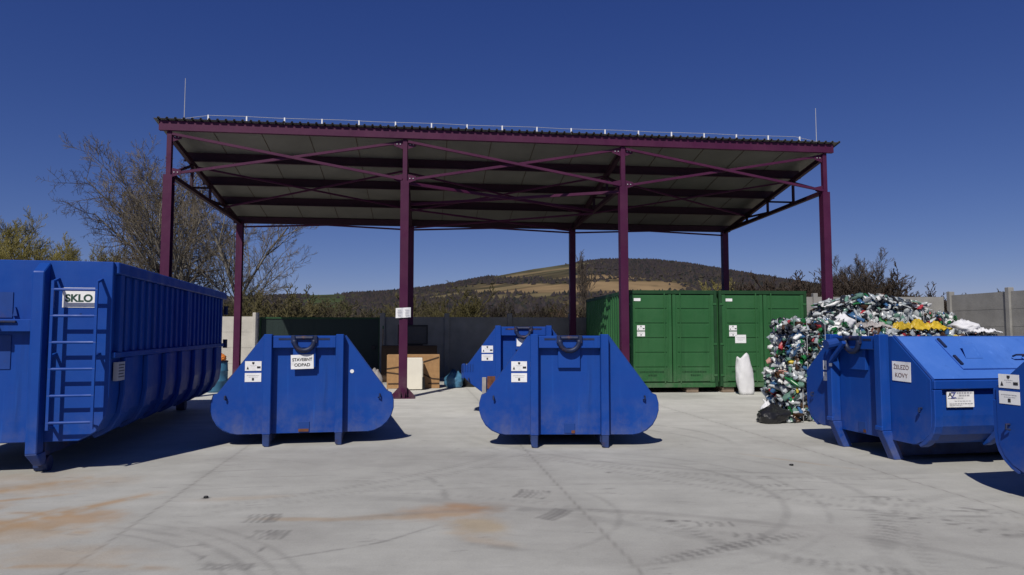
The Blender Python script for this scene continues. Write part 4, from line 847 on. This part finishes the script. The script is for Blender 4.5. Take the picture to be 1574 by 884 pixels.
# ------------------------------------------------------------------ pressed bottle bales
def bottles(rd, count, hx, hy, hz, shell=True, big=1.0):
    """one mesh of crushed bottles filling a block (x,y centred, z from 0)"""
    V, F, I = [], [], []; nv = 0; ns, nr = 7, 5
    prof = np.array([.75, 1.0, .88, 1.0, .30])
    q = np.array([(i, (i + 1) % ns) for i in range(ns)])
    fs = np.concatenate([np.stack([q[:, 0] + r * ns, q[:, 1] + r * ns, q[:, 1] + (r + 1) * ns, q[:, 0] + (r + 1) * ns], 1) for r in range(nr - 1)])
    capf = np.array([(0, 1, 2, 3), (0, 3, 4, 5), (0, 5, 6, 6)]);
    for i in range(count):
        r = rd.uniform(.035, .062) * big; l = rd.uniform(.14, .30) * big; t = np.linspace(0, 2 * np.pi, ns, endpoint=False)
        P = []
        for k in range(nr): P.append(np.stack([np.cos(t) * r * prof[k], np.sin(t) * r * prof[k] * rd.uniform(.4, .95), np.full(ns, (k / (nr - 1) - .5) * l)], 1))
        P = np.concatenate(P) + rd.normal(0, .007 * big, (ns * nr, 3))
        A = np.linalg.qr(rd.normal(0, 1, (3, 3)))[0]; P = P @ A.T
        c = np.array([rd.uniform(-hx, hx), rd.uniform(-hy, hy), rd.uniform(0, 2 * hz)])
        if shell:
            a = rd.choice(5, p=[.16, .16, .38, .05, .25]); j = abs(rd.normal(0, .07))
            if a == 0: c[0] = -hx + j
            elif a == 1: c[0] = hx - j
            elif a == 2: c[1] = -hy + j
            elif a == 3: c[1] = hy - j
            else: c[2] = 2 * hz - j
        P = P + c; P[:, 2] = np.maximum(P[:, 2], .005)
        V.append(P); F.append(fs + nv); I += [int(rd.choice(len(PET), p=np.array(PETW) / sum(PETW)))] * len(fs); nv += ns * nr
    return np.concatenate(V), np.concatenate(F), I
def multi_mesh(name, v, f, idx, parent):
    o = npmesh(name, v, f, PET[0], parent)
    for m in PET[1:]: o.data.materials.append(m)
    o.data.polygons.foreach_set('material_index', idx); o.data.polygons.foreach_set('use_smooth', [True] * len(o.data.polygons)); return o
BALE = []
def make_bale(loc, rz, label, seed, size, count=820):
    t = thing('bottle_bale', loc, rz, label, 'bale', 'pressed bales of plastic bottles'); rd = np.random.RandomState(seed); hx, hy, hz = size[0] / 2, size[1] / 2, size[2] / 2
    v, f, i = bottles(rd, count, hx - .05, hy - .05, hz - .03, True, 1.06); v[:, 2] += .01
    b = multi_mesh('bottles', v, f, i, t)
    MB().box(-hx + .14, hx - .14, -hy + .14, hy - .14, .06, 2 * hz - .12).build('core', PET[7], t, bevel=.05)
    for x in (-.3 * size[0], 0.02, .3 * size[0]): MB().tube([(x, -hy - .01, .02), (x, -hy - .02, 2 * hz - .03), (x, -hy + .05, 2 * hz + .015), (x, hy - .05, 2 * hz + .015), (x, hy + .01, 2 * hz - .05), (x, hy + .01, .02)], .006, 4).build('bale_wire', M['galv'], t)
    return t
bales = []
b1 = make_bale((5.42, 12.86, 0), 8, 'lower bale of crushed bottles at the left end, black sack at its foot', 1, (1.06, 1.1, .92), 700)
b2 = make_bale((5.56, 12.84, .90), 4, 'upper bale of clear and grey bottles at the left end, beside the scrap skip post', 2, (1.06, 1.1, .92), 800)
b3 = make_bale((6.45, 12.95, 0), -3, 'tall bottle bale just behind the scrap skip rails, white bag on its top', 3, (1.2, 1.15, 1.66), 700)
b4 = make_bale((7.62, 13.0, 0), 3, 'tall bottle bale under the yellow foil, behind the scrap skip', 4, (1.2, 1.15, 1.60), 700)
b5 = copy_tree(b3, (8.55, 13.05, 0), 178, 'tall bottle bale at the right end with white sheeting on top', None, (.60, 1, .95))
b6 = copy_tree(b1, (6.98, 14.45, 0), 95, 'hidden lower bale in the back row, left', None, (1, 1, 1.17)); b7 = copy_tree(b2, (6.98, 14.42, 1.07), 182, 'back row bale with green bottles, leftmost above the skip rails', None, (1.05, 1, 1.05))
b8 = copy_tree(b2, (8.05, 14.5, 0), 84, 'hidden lower bale in the back row, middle', None, (1, 1, 1.17)); b9 = copy_tree(b1, (8.05, 14.48, 1.07), 0, 'back row bale in the middle, directly behind the yellow foil', None, (1.05, 1, 1.06))
b10 = copy_tree(b1, (8.92, 14.6, 0), 10, 'hidden lower bale in the back row, right', None, (.62, 1, 1.1)); b11 = copy_tree(b2, (8.90, 14.58, 1.0), -6, 'back row bale at the right end, next to the grey side fence', None, (.62, 1, 1.06))
rd = np.random.RandomState(20)
v, f, i = bottles(rd, 420, 1.05, .42, .17, False, 1.1)
v[:, 2] *= np.clip(1.05 - np.abs(v[:, 0] + .1) / 1.6, .3, .85); v = v + np.array((7.55, 14.40, 2.05))
h = multi_mesh('loose_bottles', v, f, i, None); tag(h, 'loose crushed bottles heaped on top of the back row of bales', 'bottles', kind='stuff')
v, f, i = bottles(rd, 60, .26, .20, .07, False, 1.0); v = v + np.array((4.78, 12.36, 0))
h = multi_mesh('spilled_bottles', v, f, i, None); tag(h, 'few crushed bottles spilled on the concrete beside the black sack', 'bottles', kind='stuff')

def sack(name, loc, rz, w_, d_, h_, m, label, cat, seed, neck=.75, ruffle=.06, belly=.12, lean=(0, 0), group=None, tie=True):
    t = thing(name, loc, rz, label, cat, group); rs = np.random.RandomState(seed); n, k = 28, 14; V = []; F = []
    ph = rs.uniform(0, 6.28, 6)
    for j in range(k + 1):
        u = j / k; s = (.82 + belly * math.sin(u * math.pi) * 2) * (1 - (1 - neck) * smooth(.62, 1.0, np.array(u)))
        if j == 0: s *= .92
        for i in range(n):
            a = 6.283 * i / n; r = s * (1 + ruffle * (math.sin(3 * a + ph[0] + u * 4) + .6 * math.sin(7 * a + ph[1] - u * 9) + .5 * math.sin(5 * a + ph[2] + u * 14)) + rs.normal(0, ruffle * .3))
            ex = 1 / max(abs(math.cos(a)) ** 2.6 + abs(math.sin(a)) ** 2.6, .2) ** (1 / 2.6)
            V.append((math.cos(a) * r * ex * w_ / 2 + lean[0] * u, math.sin(a) * r * ex * d_ / 2 + lean[1] * u, max(0, u * h_ * (1 + (.09 * math.sin(a + ph[3]) + .06 * math.sin(a * 3 + ph[4])) * u) + rs.normal(0, ruffle * .06))))
    for j in range(k):
        for i in range(n): F.append((j * n + i, j * n + (i + 1) % n, (j + 1) * n + (i + 1) % n, (j + 1) * n + i))
    V += [(0, 0, 0), (lean[0], lean[1], h_ * .93)]
    for i in range(n): F.append((n * (k + 1), (i + 1) % n, i)); F.append((n * (k + 1) + 1, k * n + i, k * n + (i + 1) % n))
    MB().add(V, F).build('sack_body', m, t, smooth=True); return t
sack('woven_sack', (5.98, 17.55, 0), 10, .44, .34, .93, M['whitefoil'], 'upright white woven sack standing in front of the right green container', 'sack', 3, .9, .05, .08, (-.06, .02))
sack('bin_bag', (4.56, 12.14, 0), 15, .52, .38, .30, M['blackfoil'], 'slumped black plastic bag on the concrete at the foot of the bales', 'bag', 5, .35, .09, .12, (.12, .05))
sack('paper_scrap', (4.58, 12.38, 0), 0, .24, .14, .34, M['whitefoil'], 'small white crumpled bag standing behind the black bag', 'bag', 6, .3, .1, .05)
sack('white_bag', (6.12, 12.62, 1.66), 0, .32, .3, .26, M['whitefoil'], 'round white bag lying on a bale above the left post of the scrap skip', 'bag', 7, .4, .08, .14)
sack('white_bag', (8.42, 12.75, 1.57), 20, .46, .4, .24, M['whitefoil'], 'white bag on the rightmost front bale, just over the skip roof', 'bag', 17, .45, .08, .14)
def crumple(name, loc, rz, sx, sy, sz, m, label, cat, seed):
    rs = np.random.RandomState(seed); n = 40; t = thing(name, loc, rz, label, cat); V = []; F = []; ph = rs.uniform(0, 9, 8)
    for side in (0, 1):
        for j in range(n + 1):
            for i in range(n + 1):
                u, v_ = i / n - .5, j / n - .5; z = sz * (.42 + .30 * math.sin(u * 17 + ph[0] + v_ * 7) * math.cos(v_ * 13 + ph[1]) + .25 * abs(math.sin(u * 31 + v_ * 23 + ph[2])) - .12 + .08 * math.sin(u * 41 - v_ * 29 + ph[5])) + rs.normal(0, sz * .03)
                z = max(z, .012) * (1 - .8 * max(abs(u), abs(v_)) ** 3 * 8 * .8) + .012; V.append((u * sx * (1 + .12 * math.sin(v_ * 9 + ph[3])), v_ * sy * (1 + .1 * math.sin(u * 8 + ph[4])), max(.002, z - .008 * side)))
    N = (n + 1) ** 2
    for j in range(n):
        for i in range(n): a = j * (n + 1) + i; q = (a, a + 1, a + n + 2, a + n + 1); F.append(q); F.append(tuple(N + p for p in q[::-1]))
    MB().add(V, F).build('film', m, t, smooth=True); return t
crumple('yellow_foil', (7.50, 12.62, 1.60), 5, 1.05, .42, .27, M['yellow'], 'crumpled bright yellow plastic foil on the bales behind the scrap skip', 'foil', 9)
crumple('white_sheeting', (8.62, 12.60, 1.57), -4, .5, .4, .12, M['whitefoil'], 'flat white plastic sheeting on the rightmost bale before the grey fence', 'sheeting', 10)
crumple('grey_foil', (6.62, 12.6, 1.66), 0, .55, .35, .16, M['greyfoil'], 'pale grey plastic film on the bale between the scrap skip posts', 'foil', 11)

# ------------------------------------------------------------------ bulky waste under the canopy
t = thing('cabinet', (-2.79, 19.42, 0), 7, 'light brown chipboard cabinet lying with dark strips across its front', 'cabinet')
MB().box(-.74, .74, 0, .5, 0, .95).build('carcass', M['wood'], t, bevel=.008)
for (p, q) in (((-.74, .56), (-.30, .62)), ((-.74, .46), (-.3, .40)), ((-.70, .14), (-.36, .14)), ((.06, .68), (.72, .88)), ((.26, .42), (.52, .28)), ((.52, .28), (.73, .26)), ((.42, .14), (.73, .14)), ((-.3, .64), (.06, .68))): MB().bar((p[0], -.006, p[1]), (q[0], -.006, q[1]), .012, .035, up=(0, 0, 1)).build('strip', M['strap'], t)
t = thing('washing_machine', (-2.70, 18.85, 0), 9, 'cream white household appliance with blank back standing before the brown cabinet', 'appliance')
MB().box(-.26, .24, 0, .42, .02, .88).build('casing', M['appliance'], t, bevel=.012); MB().box(.2405, .252, .02, .40, .35, .80).build('side_panel', M['appliance'], t); MB().box(.2405, .31, .04, .36, .02, .34).build('motor_cover', M['black'], t, bevel=.01); MB().box(-.25, .23, .01, .41, 0, .02).build('plinth', M['black'], t)
t = thing('dark_cupboard', (-3.28, 21.9, 0), 7, 'dark brown cupboard in the shade behind the light brown cabinet', 'cupboard')
MB().box(-.88, .88, 0, .5, .04, 1.16).build('carcass', M['strap'], t, bevel=.008); MB().box(-.84, -.01, -.015, -.001, .08, 1.1).build('door', M['strap'], t); MB().box(.01, .84, -.015, -.001, .08, 1.1).build('door', M['strap'], t); MB().box(-.85, .85, .03, .47, 0, .04).build('plinth', M['strap'], t)
t = thing('television', (-3.20, 21.95, 1.16), 7, 'black old television set on the dark cupboard behind the notice column', 'television')
MB().box(-.46, .50, 0, .12, .03, .66).build('bezel', M['black'], t, bevel=.015); MB().box(-.40, .44, -.004, -.0005, .08, .60).build('screen', M['blackfoil'], t); MB().add([(-.4, .12, .08), (.44, .12, .08), (.25, .4, .15), (-.2, .4, .15), (-.4, .12, .6), (.44, .12, .6), (.25, .4, .48), (-.2, .4, .48)], [(3, 2, 1, 0), (4, 5, 6, 7), (1, 2, 6, 5), (2, 3, 7, 6), (3, 0, 4, 7)]).build('back_shell', M['black'], t); MB().box(-.3, .34, .02, .3, 0, .03).build('stand', M['black'], t)
sack('plastic_sack', (-1.66, 19.75, 0), 0, .50, .4, .46, M['bluefoil'], 'blue plastic sack on the ground right of the brown cabinet', 'sack', 14, .55, .08, .12)
sack('bin_bag', (-1.25, 20.1, 0), 0, .55, .45, .66, M['blackfoil'], 'black bag between the blue sack and the half hidden skip', 'bag', 15, .5, .09, .12)
sack('grey_sack', (-3.72, 18.6, 0), 0, .42, .4, .55, M['greyfoil'], 'grey sack peeping out right behind the building rubble skip', 'sack', 16, .6, .08, .1)
t = thing('wooden_pole', (-4.35, 22.9, 0), 7, 'thin pale pole leaning on the fence post right of the gate', 'pole'); MB().tube([(0, 0, 0), (.02, .25, 1.75)], .02, 8).build('shaft', M['timber'], t); MB().tube([(.0195, .245, 1.70), (.0205, .256, 1.80)], .024, 8).build('tip', M['green'], t)
t = thing('plastic_barrel', (-7.88, 18.3, 0), 0, 'blue plastic barrel between the glass container and the rubble skip', 'barrel')
mb = MB(); pr = [(.0, .24), (.06, .28), (.28, .29), (.30, .30), (.32, .29), (.55, .29), (.57, .30), (.59, .29), (.78, .28), (.84, .25)]; mb.tube([(0, 0, z) for z, r in pr], [r for z, r in pr], 24); mb.build('shell', M['barrel'], t, smooth=True); MB().tube([(0, 0, .79), (0, 0, .83)], .29, 24).build('rim', M['hook'], t)
sack('plastic_sack', (-7.97, 18.3, .84), 0, .34, .4, .26, M['bluefoil'], 'pale blue plastic bag lying on the blue barrel', 'sack', 21, .4, .1, .12)
sack('orange_bag', (-7.70, 18.2, .84), 0, .22, .22, .17, M['orange'], 'small orange bag on the rim of the blue barrel', 'bag', 22, .5, .1, .08)

# small litter on the concrete
rdl = random.Random(9)
for k, (x, y, lb) in enumerate(((-2.95, 6.7, 'small dark stone on the concrete in front of the rubble skip'), (3.35, 8.3, 'tiny dark pebble in front of the scrap skip'))):
    mb = MB(); n = 9; r = .018 + .006 * rdl.random(); V = [(0, 0, 0)]; F = []
    for j, (zz, s) in enumerate(((.0, .8), (.5, 1), (1.0, .55))):
        for i in range(n): a = 6.283 * i / n; q = r * s * rdl.uniform(.75, 1.25); V.append((math.cos(a) * q * 1.3, math.sin(a) * q, zz * r))
    for j in range(2):
        for i in range(n): F.append((1 + j * n + i, 1 + j * n + (i + 1) % n, 1 + (j + 1) * n + (i + 1) % n, 1 + (j + 1) * n + i))
    F.append(tuple(1 + 2 * n + i for i in range(n))); F.append(tuple(1 + i for i in reversed(range(n)))); V = V[1:]; F = [tuple(i - 1 for i in f) for f in F]
    o = mb.add(V, F).build('pebble', M['black'], None, smooth=True); o.location = (x, y, 0); tag(o, lb, 'pebble', 'pebbles scattered on the concrete')
